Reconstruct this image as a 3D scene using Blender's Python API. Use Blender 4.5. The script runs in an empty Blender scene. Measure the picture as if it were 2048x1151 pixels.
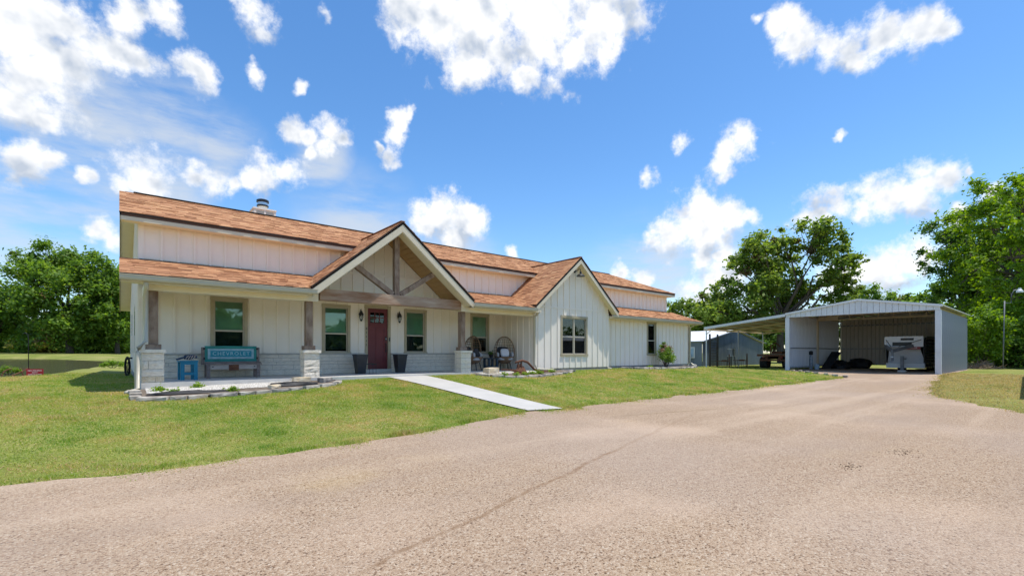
import bpy, bmesh, math, random
import numpy as np
from mathutils import Vector, Matrix

R = random.Random(7)
NR = np.random.default_rng(11)
SC = bpy.context.scene
COL = SC.collection
rad = math.radians
CAM_Z = 1.5

# ------------------------------------------------------------------ camera
cam_d = bpy.data.cameras.new('camera')
cam = bpy.data.objects.new('camera', cam_d); COL.objects.link(cam)
cam.location = (0, 0, CAM_Z); cam.rotation_euler = (rad(90), 0, rad(-40))
cam_d.sensor_width = 36; cam_d.lens = 935 / 2048 * 36
cam_d.shift_y = 129.5 / 2048; cam_d.clip_end = 3000; cam_d.clip_start = .05
SC.camera = cam
SC.view_settings.view_transform = 'Standard'; SC.view_settings.look = 'None'
SC.view_settings.exposure = 1.28; SC.view_settings.gamma = 1
SC.view_settings.use_curve_mapping = False

# ------------------------------------------------------------------ sun and sky
SUN = Vector((.21, -.19, 1)).normalized()
sd = bpy.data.lights.new('sun', 'SUN'); sd.energy = 2.0; sd.angle = rad(.53); sd.color = (1, .955, .88)
so = bpy.data.objects.new('sun', sd); COL.objects.link(so)
so.rotation_euler = (-SUN).to_track_quat('-Z', 'Y').to_euler(); so.location = (0, 0, 40)

FX, HX, CX = 935., 705., 1024.
CS, CC = math.sin(rad(40)), math.cos(rad(40))
def sky_dir(px, py):
    u = (px - CX) / FX
    return Vector((CS + CC * u, CC - CS * u, (HX - py) / FX)).normalized()

CLOUDS = [(40,60,110),(60,150,110),(150,140,80),(230,120,60),(280,130,40),(90,30,80),(20,200,70),
 (390,145,40),(270,30,50),(330,25,35),(500,30,45),(515,145,20),(605,175,17),(650,18,16),
 (85,240,40),(40,310,55),(100,320,25),(170,355,18),(280,350,62),(240,362,35),(320,375,30),
 (430,362,46),(395,355,28),(470,374,28),(540,352,48),(500,365,28),(562,345,34),
 (580,262,28),(608,275,24),(655,262,32),(640,298,28),(612,308,18),(676,282,20),
 (797,235,26),(818,230,16),(785,265,28),(755,292,14),(780,305,28),(790,322,18),
 (820,10,70),(880,20,90),(970,30,125),(1080,40,115),(1180,40,95),(1250,30,60),(930,130,52),(1000,110,60),(1050,152,32),(1150,95,50),(1215,92,42),
 (1570,48,32),(1600,88,44),(1680,92,46),(1750,75,52),(1830,58,50),(1875,62,34),(1700,112,36),(1520,45,16),
 (1365,285,20),(1305,355,20),(1465,302,46),(1450,322,32),(1455,352,22),(1500,285,22),(1482,282,36),
 (1400,440,70),(1345,468,50),(1460,432,48),(1500,430,22),(1305,478,26),(1400,402,34),(1420,472,56),
 (1405,515,32),(1440,510,24),(1440,560,52),(1400,596,45),
 (1640,425,46),(1612,432,28),(1670,415,28),(1760,392,54),(1830,372,60),(1890,358,46),(1722,408,32),(1930,352,16),
 (1900,432,26),(1980,390,34),(1850,505,40),(1760,545,66),(1820,525,50),(1700,565,50),
 (880,428,46),(930,448,46),(858,446,30),(962,446,26),(910,478,30),(1025,508,15),(1240,545,22),(1282,556,22),
 (205,470,30),(228,492,28),(1670,278,13)]
WISPS = [(200,250,150),(340,250,100),(440,285,80),(110,350,170),(60,440,150),(150,420,130),(30,250,120),
         (330,400,90),(720,470,120),(640,330,60),(900,520,90),(1300,560,120),(1500,600,150)]

w = bpy.data.worlds.new('World'); SC.world = w; w.use_nodes = True
nt = w.node_tree; nt.nodes.clear(); N = nt.nodes.new; L = nt.links.new
def math_node(t, op, a, b=None, c=None, clamp=False):
    n = t.nodes.new('ShaderNodeMath'); n.operation = op; n.use_clamp = clamp
    for i, v in enumerate((a, b, c)):
        if v is None: continue
        if hasattr(v, 'is_output'): t.links.new(v, n.inputs[i])
        else: n.inputs[i].default_value = v
    return n.outputs[0]
def vec_node(t, op, a, b=None, out=0):
    n = t.nodes.new('ShaderNodeVectorMath'); n.operation = op
    for i, v in enumerate((a, b)):
        if v is None: continue
        if hasattr(v, 'is_output'): t.links.new(v, n.inputs[i])
        elif op == 'SCALE' and i == 1: n.inputs['Scale'].default_value = v
        else: n.inputs[i].default_value = v
    return n.outputs[out]
def smooth_node(t, v, a, b, lo=0., hi=1.):
    n = t.nodes.new('ShaderNodeMapRange'); n.interpolation_type = 'SMOOTHSTEP'
    t.links.new(v, n.inputs[0]); n.inputs[1].default_value = a; n.inputs[2].default_value = b
    n.inputs[3].default_value = lo; n.inputs[4].default_value = hi
    return n.outputs[0]
sky = N('ShaderNodeTexSky'); sky.sky_type = 'NISHITA'; sky.sun_disc = False
sky.sun_elevation = math.asin(SUN.z); sky.sun_rotation = math.atan2(SUN.x, SUN.y)
sky.air_density = 1.0; sky.dust_density = .35; sky.ozone_density = 3.0; sky.altitude = 100
hsv = N('ShaderNodeHueSaturation'); hsv.inputs['Saturation'].default_value = 1.22; hsv.inputs['Value'].default_value = .64
L(sky.outputs[0], hsv.inputs['Color'])
bg_sky = N('ShaderNodeBackground'); bg_sky.inputs[1].default_value = .135; L(hsv.outputs[0], bg_sky.inputs[0])
tc = N('ShaderNodeTexCoord'); D = vec_node(nt, 'NORMALIZE', tc.outputs['Generated'])
def sky_noise(vec, scale, detail, rough=.6):
    n = N('ShaderNodeTexNoise'); n.inputs['Scale'].default_value = scale
    n.inputs['Detail'].default_value = detail; n.inputs['Roughness'].default_value = rough
    L(vec, n.inputs['Vector']); return n
wn = sky_noise(D, 7, 3)
wv = vec_node(nt, 'SUBTRACT', wn.outputs['Color'], (.5, .5, .5))
wn2 = sky_noise(D, 26, 3)
V = vec_node(nt, 'ADD', vec_node(nt, 'ADD', D, vec_node(nt, 'SCALE', wv, .055)), vec_node(nt, 'SCALE', vec_node(nt, 'SUBTRACT', wn2.outputs['Color'], (.5, .5, .5)), .03))
def blob_field(lst, W=None):
    acc = None
    for (px, py, r) in lst:
        c = sky_dir(px, py)
        rr = .5 * 1.38 * ((sky_dir(px + r, py) - c).length + (sky_dir(px, py - r) - c).length)
        acc = blob_add(acc, c, rr, W)
    return acc
def blob_add(acc, c, rr, W=None):
    dist = vec_node(nt, 'DISTANCE', W or V, tuple(c), out=1)
    m = math_node(nt, 'MULTIPLY_ADD', dist, -1. / rr, 1.)
    return m if acc is None else math_node(nt, 'MAXIMUM', acc, m)
cf = blob_field(CLOUDS)
cf_up = blob_field(CLOUDS, vec_node(nt, 'ADD', V, (0, 0, .035)))
base_sh = smooth_node(nt, math_node(nt, 'SUBTRACT', cf_up, cf), -.10, .50, .06, -.40)
# the same kind of cumulus goes on round the rest of the sky
gn = sky_noise(D, 4.2, 2)
fwd = vec_node(nt, 'DOT_PRODUCT', D, (CS, CC, 0.), out=1)
cf = math_node(nt, 'MAXIMUM', cf, math_node(nt, 'MULTIPLY_ADD', smooth_node(nt, gn.outputs[0], .50, .66, 0, 1.8), smooth_node(nt, fwd, .45, .58, 1, 0), -1.))
n1 = sky_noise(D, 19, 10, .66); n2 = sky_noise(vec_node(nt, 'ADD', D, (.006, -.005, .024)), 13, 4, .5); n4 = sky_noise(D, 13, 4, .5)
dens = math_node(nt, 'MULTIPLY_ADD', n1.outputs[0], 2.5, math_node(nt, 'SUBTRACT', math_node(nt, 'MULTIPLY', cf, 1.15), 1.42))
alpha = smooth_node(nt, dens, -.10, .72)
wf = blob_field(WISPS)
mp = N('ShaderNodeMapping'); mp.inputs['Rotation'].default_value = (0, rad(18), rad(-40)); mp.inputs['Scale'].default_value = (1.2, 1, 5); L(D, mp.inputs[0])
n3 = sky_noise(mp.outputs[0], 3.2, 7, .6)
wa = math_node(nt, 'MULTIPLY', smooth_node(nt, wf, 0, .8), smooth_node(nt, n3.outputs[0], .32, .66, 0, .8))
relief = math_node(nt, 'SUBTRACT', n4.outputs[0], n2.outputs[0])
lum = math_node(nt, 'MULTIPLY_ADD', relief, 2.2, .80)
thick = smooth_node(nt, cf, .40, 1.0, .03, -.16)
lum = math_node(nt, 'ADD', math_node(nt, 'ADD', lum, base_sh), thick, clamp=True)
cr = N('ShaderNodeValToRGB'); L(lum, cr.inputs[0])
e = cr.color_ramp.elements; e[0].position = .35; e[0].color = (.50, .565, .67, 1); e[1].position = .84; e[1].color = (.97, .975, .98, 1)
bg_c = N('ShaderNodeBackground'); L(cr.outputs[0], bg_c.inputs[0]); bg_c.inputs[1].default_value = .47
bg_w = N('ShaderNodeBackground'); bg_w.inputs[0].default_value = (.80, .87, .96, 1); bg_w.inputs[1].default_value = .36
mx0 = N('ShaderNodeMixShader'); L(wa, mx0.inputs[0]); L(bg_sky.outputs[0], mx0.inputs[1]); L(bg_w.outputs[0], mx0.inputs[2])
mx1 = N('ShaderNodeMixShader'); L(alpha, mx1.inputs[0]); L(mx0.outputs[0], mx1.inputs[1]); L(bg_c.outputs[0], mx1.inputs[2])
wo = N('ShaderNodeOutputWorld'); L(mx1.outputs[0], wo.inputs[0])
w.cycles.sampling_method = 'MANUAL'; w.cycles.sample_map_resolution = 512

# ------------------------------------------------------------------ materials
def srgb(*c):
    return tuple(((v / 255) / 12.92 if v / 255 <= .04045 else ((v / 255 + .055) / 1.055) ** 2.4) for v in c) + (1,)
def mat(name, c1, c2=None, scale=4., rough=.65, bump=0., bscale=None, metal=0., island=None, stretch=None, spec=.4, detail=5, space='Object'):
    m = bpy.data.materials.new(name); m.use_nodes = True
    t = m.node_tree; b = t.nodes['Principled BSDF']
    b.inputs['Roughness'].default_value = rough; b.inputs['Metallic'].default_value = metal
    b.inputs['Specular IOR Level'].default_value = spec
    c1 = tuple(c1)[:3] + (1,); col = None
    co = t.nodes.new('ShaderNodeTexCoord').outputs['Object'] if space == 'Object' else t.nodes.new('ShaderNodeNewGeometry').outputs['Position']
    if stretch:
        mp = t.nodes.new('ShaderNodeMapping'); mp.inputs['Scale'].default_value = stretch; t.links.new(co, mp.inputs[0]); co = mp.outputs[0]
    if c2 is not None:
        n = t.nodes.new('ShaderNodeTexNoise'); n.inputs['Scale'].default_value = scale; n.inputs['Detail'].default_value = detail
        n.inputs['Roughness'].default_value = .62; t.links.new(co, n.inputs['Vector'])
        r = t.nodes.new('ShaderNodeValToRGB'); t.links.new(n.outputs[0], r.inputs[0])
        r.color_ramp.elements[0].position = .33; r.color_ramp.elements[1].position = .67
        r.color_ramp.elements[0].color = c1; r.color_ramp.elements[1].color = tuple(c2)[:3] + (1,)
        col = r.outputs[0]
    if island:
        g = t.nodes.new('ShaderNodeNewGeometry'); r2 = t.nodes.new('ShaderNodeValToRGB'); t.links.new(g.outputs['Random Per Island'], r2.inputs[0])
        el = r2.color_ramp.elements
        while len(el) < len(island): el.new(.5)
        for i, c in enumerate(island):
            el[i].position = i / max(1, len(island) - 1); el[i].color = tuple(c)[:3] + (1,)
        if col is None: col = r2.outputs[0]
        else:
            mx = t.nodes.new('ShaderNodeMix'); mx.data_type = 'RGBA'; mx.blend_type = 'MIX'; mx.inputs[0].default_value = .65
            t.links.new(col, mx.inputs[6]); t.links.new(r2.outputs[0], mx.inputs[7]); col = mx.outputs[2]
    if col is None: b.inputs['Base Color'].default_value = c1
    else: t.links.new(col, b.inputs['Base Color'])
    if bump:
        n = t.nodes.new('ShaderNodeTexNoise'); n.inputs['Scale'].default_value = bscale or scale * 4; n.inputs['Detail'].default_value = 6
        t.links.new(co, n.inputs['Vector'])
        bp = t.nodes.new('ShaderNodeBump'); bp.inputs['Strength'].default_value = bump; bp.inputs['Distance'].default_value = .02
        t.links.new(n.outputs[0], bp.inputs['Height']); t.links.new(bp.outputs[0], b.inputs['Normal'])
    m['_c'] = 1
    return m
def leaf_mat(name, cols, trans=.35):
    m = mat(name, cols[0], rough=.55, island=cols, spec=.35)
    t = m.node_tree; b = t.nodes['Principled BSDF']; out = t.nodes['Material Output']
    src = b.inputs['Base Color'].links[0].from_socket
    tr = t.nodes.new('ShaderNodeBsdfTranslucent')
    hs = t.nodes.new('ShaderNodeHueSaturation'); hs.inputs['Value'].default_value = 1.7; hs.inputs['Saturation'].default_value = 1.1; hs.inputs['Hue'].default_value = .485
    t.links.new(src, hs.inputs['Color']); t.links.new(hs.outputs[0], tr.inputs[0])
    mx = t.nodes.new('ShaderNodeMixShader'); mx.inputs[0].default_value = trans
    t.links.new(b.outputs[0], mx.inputs[1]); t.links.new(tr.outputs[0], mx.inputs[2]); t.links.new(mx.outputs[0], out.inputs[0])
    return m
def glass_mat(name, tint, gloss=.12):
    m = bpy.data.materials.new(name); m.use_nodes = True; t = m.node_tree; t.nodes.remove(t.nodes['Principled BSDF'])
    tr = t.nodes.new('ShaderNodeBsdfTransparent'); tr.inputs[0].default_value = tuple(tint) + (1,)
    gl = t.nodes.new('ShaderNodeBsdfGlossy'); gl.inputs['Roughness'].default_value = .02; gl.inputs[0].default_value = (.9, .95, .93, 1)
    fr = t.nodes.new('ShaderNodeFresnel'); fr.inputs[0].default_value = 1.5
    f = math_node(t, 'ADD', fr.outputs[0], gloss, clamp=True)
    mx = t.nodes.new('ShaderNodeMixShader'); t.links.new(f, mx.inputs[0]); t.links.new(tr.outputs[0], mx.inputs[1]); t.links.new(gl.outputs[0], mx.inputs[2])
    t.links.new(mx.outputs[0], t.nodes['Material Output'].inputs[0])
    return m

M = {}
M['siding'] = mat('painted_siding', (.87, .785, .665), (.92, .83, .71), 1.2, .7, .06, 60, spec=.2)
M['trim'] = mat('tan_trim', (.40, .335, .215), (.45, .38, .25), 3, .5)
M['fascia'] = mat('cream_fascia', (.64, .555, .40), (.70, .61, .45), 2, .45)
M['gutter'] = mat('gutter_metal', (.52, .47, .36), (.57, .52, .41), 2, .35)
M['soffit'] = mat('soffit_paint', (.80, .70, .53), (.84, .74, .565), 3, .6)
M['drip'] = mat('dark_drip_edge', (.035, .025, .022), rough=.5)
M['shingle'] = mat('shingles', (.36, .172, .088), (.47, .24, .125), 2.2, .9, .35, 160, spec=.08,
    island=[(.24, .115, .064), (.40, .198, .10), (.54, .298, .155), (.30, .14, .076), (.46, .23, .114), (.63, .38, .20)])
M['under'] = mat('roof_deck', (.12, .07, .05), rough=.9)
M['stone'] = mat('limestone', (.72, .63, .50), (.90, .81, .67), 5, .8, .7, 25)
M['stone_tan'] = mat('tan_limestone', (.60, .45, .26), (.76, .66, .50), 6, .85, .6, 22)
M['mortar'] = mat('mortar', (.44, .42, .385), rough=.95)
M['ledge'] = mat('stone_ledge', (.42, .385, .33), (.5, .46, .4), 3, .7)
M['concrete'] = mat('concrete', (.54, .51, .46), (.64, .605, .55), 2, .85, .2, 60)
M['found'] = mat('foundation', (.24, .225, .205), (.32, .30, .275), 3, .9)
M['wood'] = mat('weathered_beam', (.17, .098, .06), (.38, .275, .20), 2.4, .8, .5, 12, stretch=(2.2, 9, 1))
M['woodb'] = mat('weathered_girder', (.23, .095, .035), (.50, .38, .28), 1.1, .8, .5, 12, stretch=(.5, 2, 3.0))
M['plank'] = mat('soffit_planks', (.36, .205, .075), (.50, .30, .12), 2.5, .55, .1, 20, stretch=(1, 4, 1), island=[(.34, .19, .07), (.46, .275, .11), (.40, .23, .085)])
M['door'] = mat('maroon_door', (.145, .026, .028), (.175, .033, .034), 3, .45)
M['black'] = mat('black_metal', (.018, .018, .02), rough=.4)
M['silver'] = mat('brushed_metal', (.55, .55, .56), rough=.3, metal=1)
M['glass'] = glass_mat('window_glass', (.74, .90, .81), .03)
M['glassdark'] = glass_mat('screened_glass', (.40, .46, .45), .01)
M['clear'] = glass_mat('clear_glass', (.9, .93, .93), .05)
M['blind'] = mat('blind_slats', (.78, .80, .74), rough=.5)
M['room'] = mat('dark_room', (.05, .05, .05), rough=.9)
M['vinyl'] = mat('vinyl_sash', (.50, .44, .33), rough=.4)
M['numbers'] = mat('dark_numerals', (.05, .035, .025), rough=.5)

# ------------------------------------------------------------------ mesh helpers
ORG = {}
def link(o, parent=None):
    COL.objects.link(o)
    if parent: o.parent = parent; ORG[o.name] = ORG.get(parent.name, Vector((0, 0, 0)))
    return o
def tag(o, label=None, cat=None, group=None, kind=None):
    if label: o['label'] = label
    if cat: o['category'] = cat
    if group: o['group'] = group
    if kind: o['kind'] = kind
    return o
def thing(name, label, cat, loc=(0, 0, 0), rz=0, group=None, world=True):
    o = bpy.data.objects.new(name, None); COL.objects.link(o); o.empty_display_size = .2
    o.location = loc; o.rotation_euler = (0, 0, rz)
    ORG[o.name] = Vector(loc) if world else Vector((0, 0, 0))
    return tag(o, label, cat, group)
class MB:
    def __init__(s): s.v = []; s.f = []
    def add(s, vs, fs):
        k = len(s.v); s.v += [tuple(p) for p in vs]; s.f += [tuple(i + k for i in f) for f in fs]; return s
    def box(s, a, b):
        x0, y0, z0 = (min(p, q) for p, q in zip(a, b)); x1, y1, z1 = (max(p, q) for p, q in zip(a, b))
        return s.add([(x0,y0,z0),(x1,y0,z0),(x1,y1,z0),(x0,y1,z0),(x0,y0,z1),(x1,y0,z1),(x1,y1,z1),(x0,y1,z1)],
            [(0,3,2,1),(4,5,6,7),(0,1,5,4),(1,2,6,5),(2,3,7,6),(3,0,4,7)])
    def prism(s, pts, off):
        n = len(pts); o = Vector(off); a = [Vector(p) for p in pts]; b = [p + o for p in a]
        s.add(a + b, [tuple(range(n))[::-1], tuple(range(n, 2 * n))] + [(i, (i + 1) % n, n + (i + 1) % n, n + i) for i in range(n)])
        return s
    def tube(s, pts, r, n=8, cap=True):
        pts = [Vector(p) for p in pts]; rs = r if isinstance(r, (list, tuple)) else [r] * len(pts)
        vs = []; up = Vector((0, 0, 1))
        for i, p in enumerate(pts):
            d = (pts[min(i + 1, len(pts) - 1)] - pts[max(i - 1, 0)]).normalized()
            a = d.cross(up if abs(d.z) < .95 else Vector((1, 0, 0))).normalized(); b = d.cross(a)
            vs += [p + (a * math.cos(2 * math.pi * k / n) + b * math.sin(2 * math.pi * k / n)) * rs[i] for k in range(n)]
        fs = [(i * n + k, i * n + (k + 1) % n, (i + 1) * n + (k + 1) % n, (i + 1) * n + k) for i in range(len(pts) - 1) for k in range(n)]
        if cap: fs += [tuple(range(n))[::-1], tuple(range((len(pts) - 1) * n, len(pts) * n))]
        return s.add(vs, fs)
    def bar(s, p, q, wd, ht, up=(0, 0, 1)):
        p, q = Vector(p), Vector(q); d = (q - p).normalized(); a = d.cross(Vector(up)).normalized(); b = a.cross(d)
        vs = [c + a * x * wd / 2 + b * y * ht / 2 for c in (p, q) for x, y in ((-1,-1),(1,-1),(1,1),(-1,1))]
        return s.add(vs, [(0,1,2,3),(7,6,5,4),(0,4,5,1),(1,5,6,2),(2,6,7,3),(3,7,4,0)])
    def lathe(s, c, prof, n=16):
        c = Vector(c); vs = [(c.x + r * math.cos(2*math.pi*k/n), c.y + r * math.sin(2*math.pi*k/n), c.z + z) for r, z in prof for k in range(n)]
        m = len(prof)
        fs = [(i*n+k, i*n+(k+1)%n, (i+1)*n+(k+1)%n, (i+1)*n+k) for i in range(m-1) for k in range(n)] + [tuple(range(n))[::-1], tuple(range((m-1)*n, m*n))]
        return s.add(vs, fs)
    def puff(s, c, dims, n=10, e=.55, jit=0., rot=None):
        c = Vector(c); vs = []; fs = []; m = n
        pw = lambda v: math.copysign(abs(v) ** e, v)
        for i in range(m + 1):
            th = math.pi * i / m
            for k in range(2 * n):
                ph = math.pi * k / n
                p = Vector((pw(math.sin(th)) * pw(math.cos(ph)) * dims[0] / 2, pw(math.sin(th)) * pw(math.sin(ph)) * dims[1] / 2, pw(math.cos(th)) * dims[2] / 2))
                if jit: p *= 1 + R.uniform(-jit, jit)
                if rot: p = rot @ p
                vs.append(c + p)
        q = 2 * n
        fs = [(i*q+k, i*q+(k+1)%q, (i+1)*q+(k+1)%q, (i+1)*q+k) for i in range(m) for k in range(q)]
        return s.add(vs, fs)
    def mesh(s, name, org=None):
        me = bpy.data.meshes.new(name)
        v = s.v if org is None else [(p[0]-org.x, p[1]-org.y, p[2]-org.z) for p in s.v]
        me.from_pydata(v, [], s.f); me.validate(); me.update(); return me
    def build(s, name, m, parent=None, smooth=False, kind=None):
        org = ORG.get(parent.name) if parent else None
        me = s.mesh(name, org)
        bm = bmesh.new(); bm.from_mesh(me); bmesh.ops.recalc_face_normals(bm, faces=bm.faces); bm.to_mesh(me); bm.free()
        me.materials.append(M[m] if isinstance(m, str) else m)
        if smooth: me.polygons.foreach_set('use_smooth', [True] * len(me.polygons))
        o = bpy.data.objects.new(name, me); link(o, parent)
        if kind: o['kind'] = kind
        return o
def np_mesh(name, V_, F_, m, parent=None, kind=None):
    me = bpy.data.meshes.new(name); nv, (nf, k) = len(V_), F_.shape
    if parent is not None: V_ = V_ - np.array(ORG.get(parent.name, Vector((0, 0, 0))))
    me.vertices.add(nv); me.vertices.foreach_set('co', V_.astype(np.float32).ravel())
    me.loops.add(nf * k); me.loops.foreach_set('vertex_index', F_.astype(np.int32).ravel())
    me.polygons.add(nf); me.polygons.foreach_set('loop_start', np.arange(nf, dtype=np.int32) * k)
    me.polygons.foreach_set('loop_total', np.full(nf, k, dtype=np.int32))
    me.update(calc_edges=True); me.materials.append(M[m] if isinstance(m, str) else m)
    o = bpy.data.objects.new(name, me); link(o, parent)
    if kind: o['kind'] = kind
    return o
UC = {}
def unit_box(m):
    if m not in UC:
        me = MB().box((-.5, -.5, -.5), (.5, .5, .5)).mesh('unit_' + m); me.materials.append(M[m]); UC[m] = me
    return UC[m]
def piece(me, name, parent, loc, scale=(1, 1, 1), rot=(0, 0, 0)):
    o = bpy.data.objects.new(name, me); link(o, parent)
    o.location = Vector(loc) - ORG.get(parent.name, Vector((0, 0, 0))) if parent else Vector(loc)
    o.scale = scale; o.rotation_euler = rot; return o
def bpiece(name, m, parent, a, b):
    a, b = Vector(a), Vector(b); d = b - a
    return piece(unit_box(m), name, parent, (a + b) / 2, (abs(d.x), abs(d.y), abs(d.z)))
def copy_tree(o, parent=None):
    c = o.copy(); COL.objects.link(c); c.parent = parent
    for ch in list(o.children): copy_tree(ch, c)
    return c
def text_mesh(body, size, extrude, m, align='CENTER', spacing=1.):
    cu = bpy.data.curves.new('lettering', 'FONT'); cu.body = body; cu.size = size; cu.extrude = extrude
    cu.align_x = align; cu.align_y = 'CENTER'; cu.resolution_u = 2; cu.space_character = spacing
    o = bpy.data.objects.new('lettering', cu); COL.objects.link(o)
    bpy.context.view_layer.update(); dg = bpy.context.evaluated_depsgraph_get()
    me = bpy.data.meshes.new_from_object(o.evaluated_get(dg)); bpy.data.objects.remove(o); bpy.data.curves.remove(cu)
    me.materials.clear(); me.materials.append(M[m]); return me
STN = {}
def stone_mesh(m, k):
    if (m, k) in STN: return STN[(m, k)]
    r = random.Random(50 + k); vs = []; fs = []
    g = [-.5, -.16, .18, .5]
    for iz in range(4):
        for ix in range(4):
            edge = ix in (0, 3) or iz in (0, 3)
            vs.append((g[ix] + (0 if ix in (0, 3) else r.uniform(-.06, .06)), -.38 + r.uniform(-.05, .03) if edge else -.5 + r.uniform(-.12, .10), g[iz] + (0 if iz in (0, 3) else r.uniform(-.06, .06))))
    fs = [(j*4+i, j*4+i+1, j*4+i+5, j*4+i+4) for j in range(3) for i in range(3)]
    b = len(vs); vs += [(-.5, .5, -.5), (.5, .5, -.5), (.5, .5, .5), (-.5, .5, .5)]
    fs += [(0, b, b+1, 3, 2, 1), (3, b+1, b+2, 15, 11, 7), (15, b+2, b+3, 12, 13, 14), (12, b+3, b, 0, 4, 8), (b+1, b, b+3, b+2)]
    me = MB().add(vs, fs).mesh('stone_face'); me.materials.append(M[m]); STN[(m, k)] = me; return me
def smoothstep(a, b, x):
    t = np.clip((np.asarray(x, float) - a) / (b - a), 0, 1); return t * t * (3 - 2 * t)

# ------------------------------------------------------------------ ground
POND = np.array([(-70, 20), (-7, 21.5), (-3.3, 23.6), (-2.1, 25.8), (-1.7, 32), (-.95, 39), (.2, 46), (.9, 54), (.3, 62), (-3.0, 76), (-8.5, 98), (-20, 110), (-70, 116)], float)
WATER_Z = .60
def resample(poly, step, amp, seed, closed=True):
    r = random.Random(seed); out = []; n = len(poly)
    for i in range(n if closed else n - 1):
        a, b = Vector(poly[i][:2]), Vector(poly[(i + 1) % n][:2]); L_ = (b - a).length; k = max(1, int(L_ / step))
        if L_ > 25 and max(abs(a.x), abs(b.x)) > 55: k = max(1, int(L_ / 4))
        d = (b - a).normalized(); nn = Vector((-d.y, d.x))
        for j in range(k):
            p = a + (b - a) * j / k; out.append(tuple(p + nn * r.uniform(-amp, amp)))
    return out
DRIVE = [(-60, 6.6), (-12, 7.2), (-4, 7.5), (-1, 7.62), (1.8, 7.45), (4, 7.75), (5.5, 8.1), (7.9, 8.62), (9.2, 8.5), (12, 8.62), (16, 8.6), (22, 8.4),
    (27, 8.2), (30.8, 8.0), (31.6, 8.5), (33, 9.9), (35.5, 12.6), (37.6, 13.9), (38.3, 14.0), (50.2, 13.8), (50.2, 4.9), (38, 4.7), (34, 4.45), (30, 4.1), (26, 3.7), (22.3, 3.2),
    (20.7, 2.75), (18.5, 1.55), (16.4, .2), (14.2, -2), (13, -6), (13, -40), (-60, -40)]
def seg_dist(P, poly):
    P = np.asarray(P, float); d = np.full(len(P), 1e9); ins = np.zeros(len(P), bool); n = len(poly)
    for i in range(n):
        a = np.array(poly[i][:2], float); b = np.array(poly[(i + 1) % n][:2], float); ab = b - a
        t = np.clip(((P - a) @ ab) / (ab @ ab + 1e-12), 0, 1); q = a + t[:, None] * ab
        d = np.minimum(d, np.hypot(*(P - q).T))
        c = ((a[1] > P[:, 1]) != (b[1] > P[:, 1]))
        with np.errstate(divide='ignore', invalid='ignore'):
            xi = (b[0] - a[0]) * (P[:, 1] - a[1]) / (b[1] - a[1]) + a[0]
        ins ^= c & (P[:, 0] < xi)
    return np.where(ins, d, -d)
def gz0(x, y):
    x = np.asarray(x, float); y = np.asarray(y, float)
    dr = .15 * smoothstep(16, 37, x)
    Hh = np.interp(x, [-8, -3, 0, 8, 16, 27, 36, 60], [.64, .63, .53, .65, .67, .62, .22, .2])
    a = .8 * np.clip((y - 8.45) / 6.3, 0, 1) + .2 * smoothstep(8.3, 14.6, y)
    z = dr + (Hh - dr) * a
    z = z + np.where(y < 8, .06 * smoothstep(0, 6, -(y - .3 * x + 2)) * smoothstep(14, 22, x), 0)
    far = smoothstep(60, 140, np.hypot(x, y))
    z = z + far * .9 * (y > 30)
    rx = smoothstep(4, -14, y) * smoothstep(18, 40, x)
    return z + rx * .2
def gz(x, y):
    return float(gz0([x], [y])[0])
drive_pts = resample(DRIVE, .45, .12, 3)
xs = np.unique(np.concatenate([np.linspace(-700, -70, 10), np.arange(-70, -14, 2.), np.arange(-14, 44, .5), np.arange(44, 90, 2.), np.linspace(90, 900, 12)]))
ys = np.unique(np.concatenate([np.linspace(-600, -50, 9), np.arange(-50, -6, 3.), np.arange(-6, 34, .5), np.arange(34, 124, 2.), np.linspace(124, 900, 12)]))
GX, GY = np.meshgrid(xs, ys); PP = np.stack([GX.ravel(), GY.ravel()], 1)
dp = seg_dist(PP, POND); dd = seg_dist(PP, DRIVE)
gzv = gz0(PP[:, 0], PP[:, 1]) - .07 * smoothstep(-.05, .75, dd)
gzv = np.where(dp > 0, np.minimum(gzv, WATER_Z + .03) - 1.2 * smoothstep(0, 5, dp), np.where(dp > -3, gzv + (WATER_Z + .05 - gzv) * smoothstep(-3, 0, dp), gzv))
inhouse = (PP[:, 0] > .3) & (PP[:, 0] < 28) & (PP[:, 1] > 15.4) & (PP[:, 1] < 30)
gzv = np.where(inhouse, gzv - .12, gzv)
nx, ny = len(xs), len(ys); ii = np.arange(nx * ny).reshape(ny, nx)
F = np.stack([ii[:-1, :-1].ravel(), ii[:-1, 1:].ravel(), ii[1:, 1:].ravel(), ii[1:, :-1].ravel()], 1)

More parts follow.
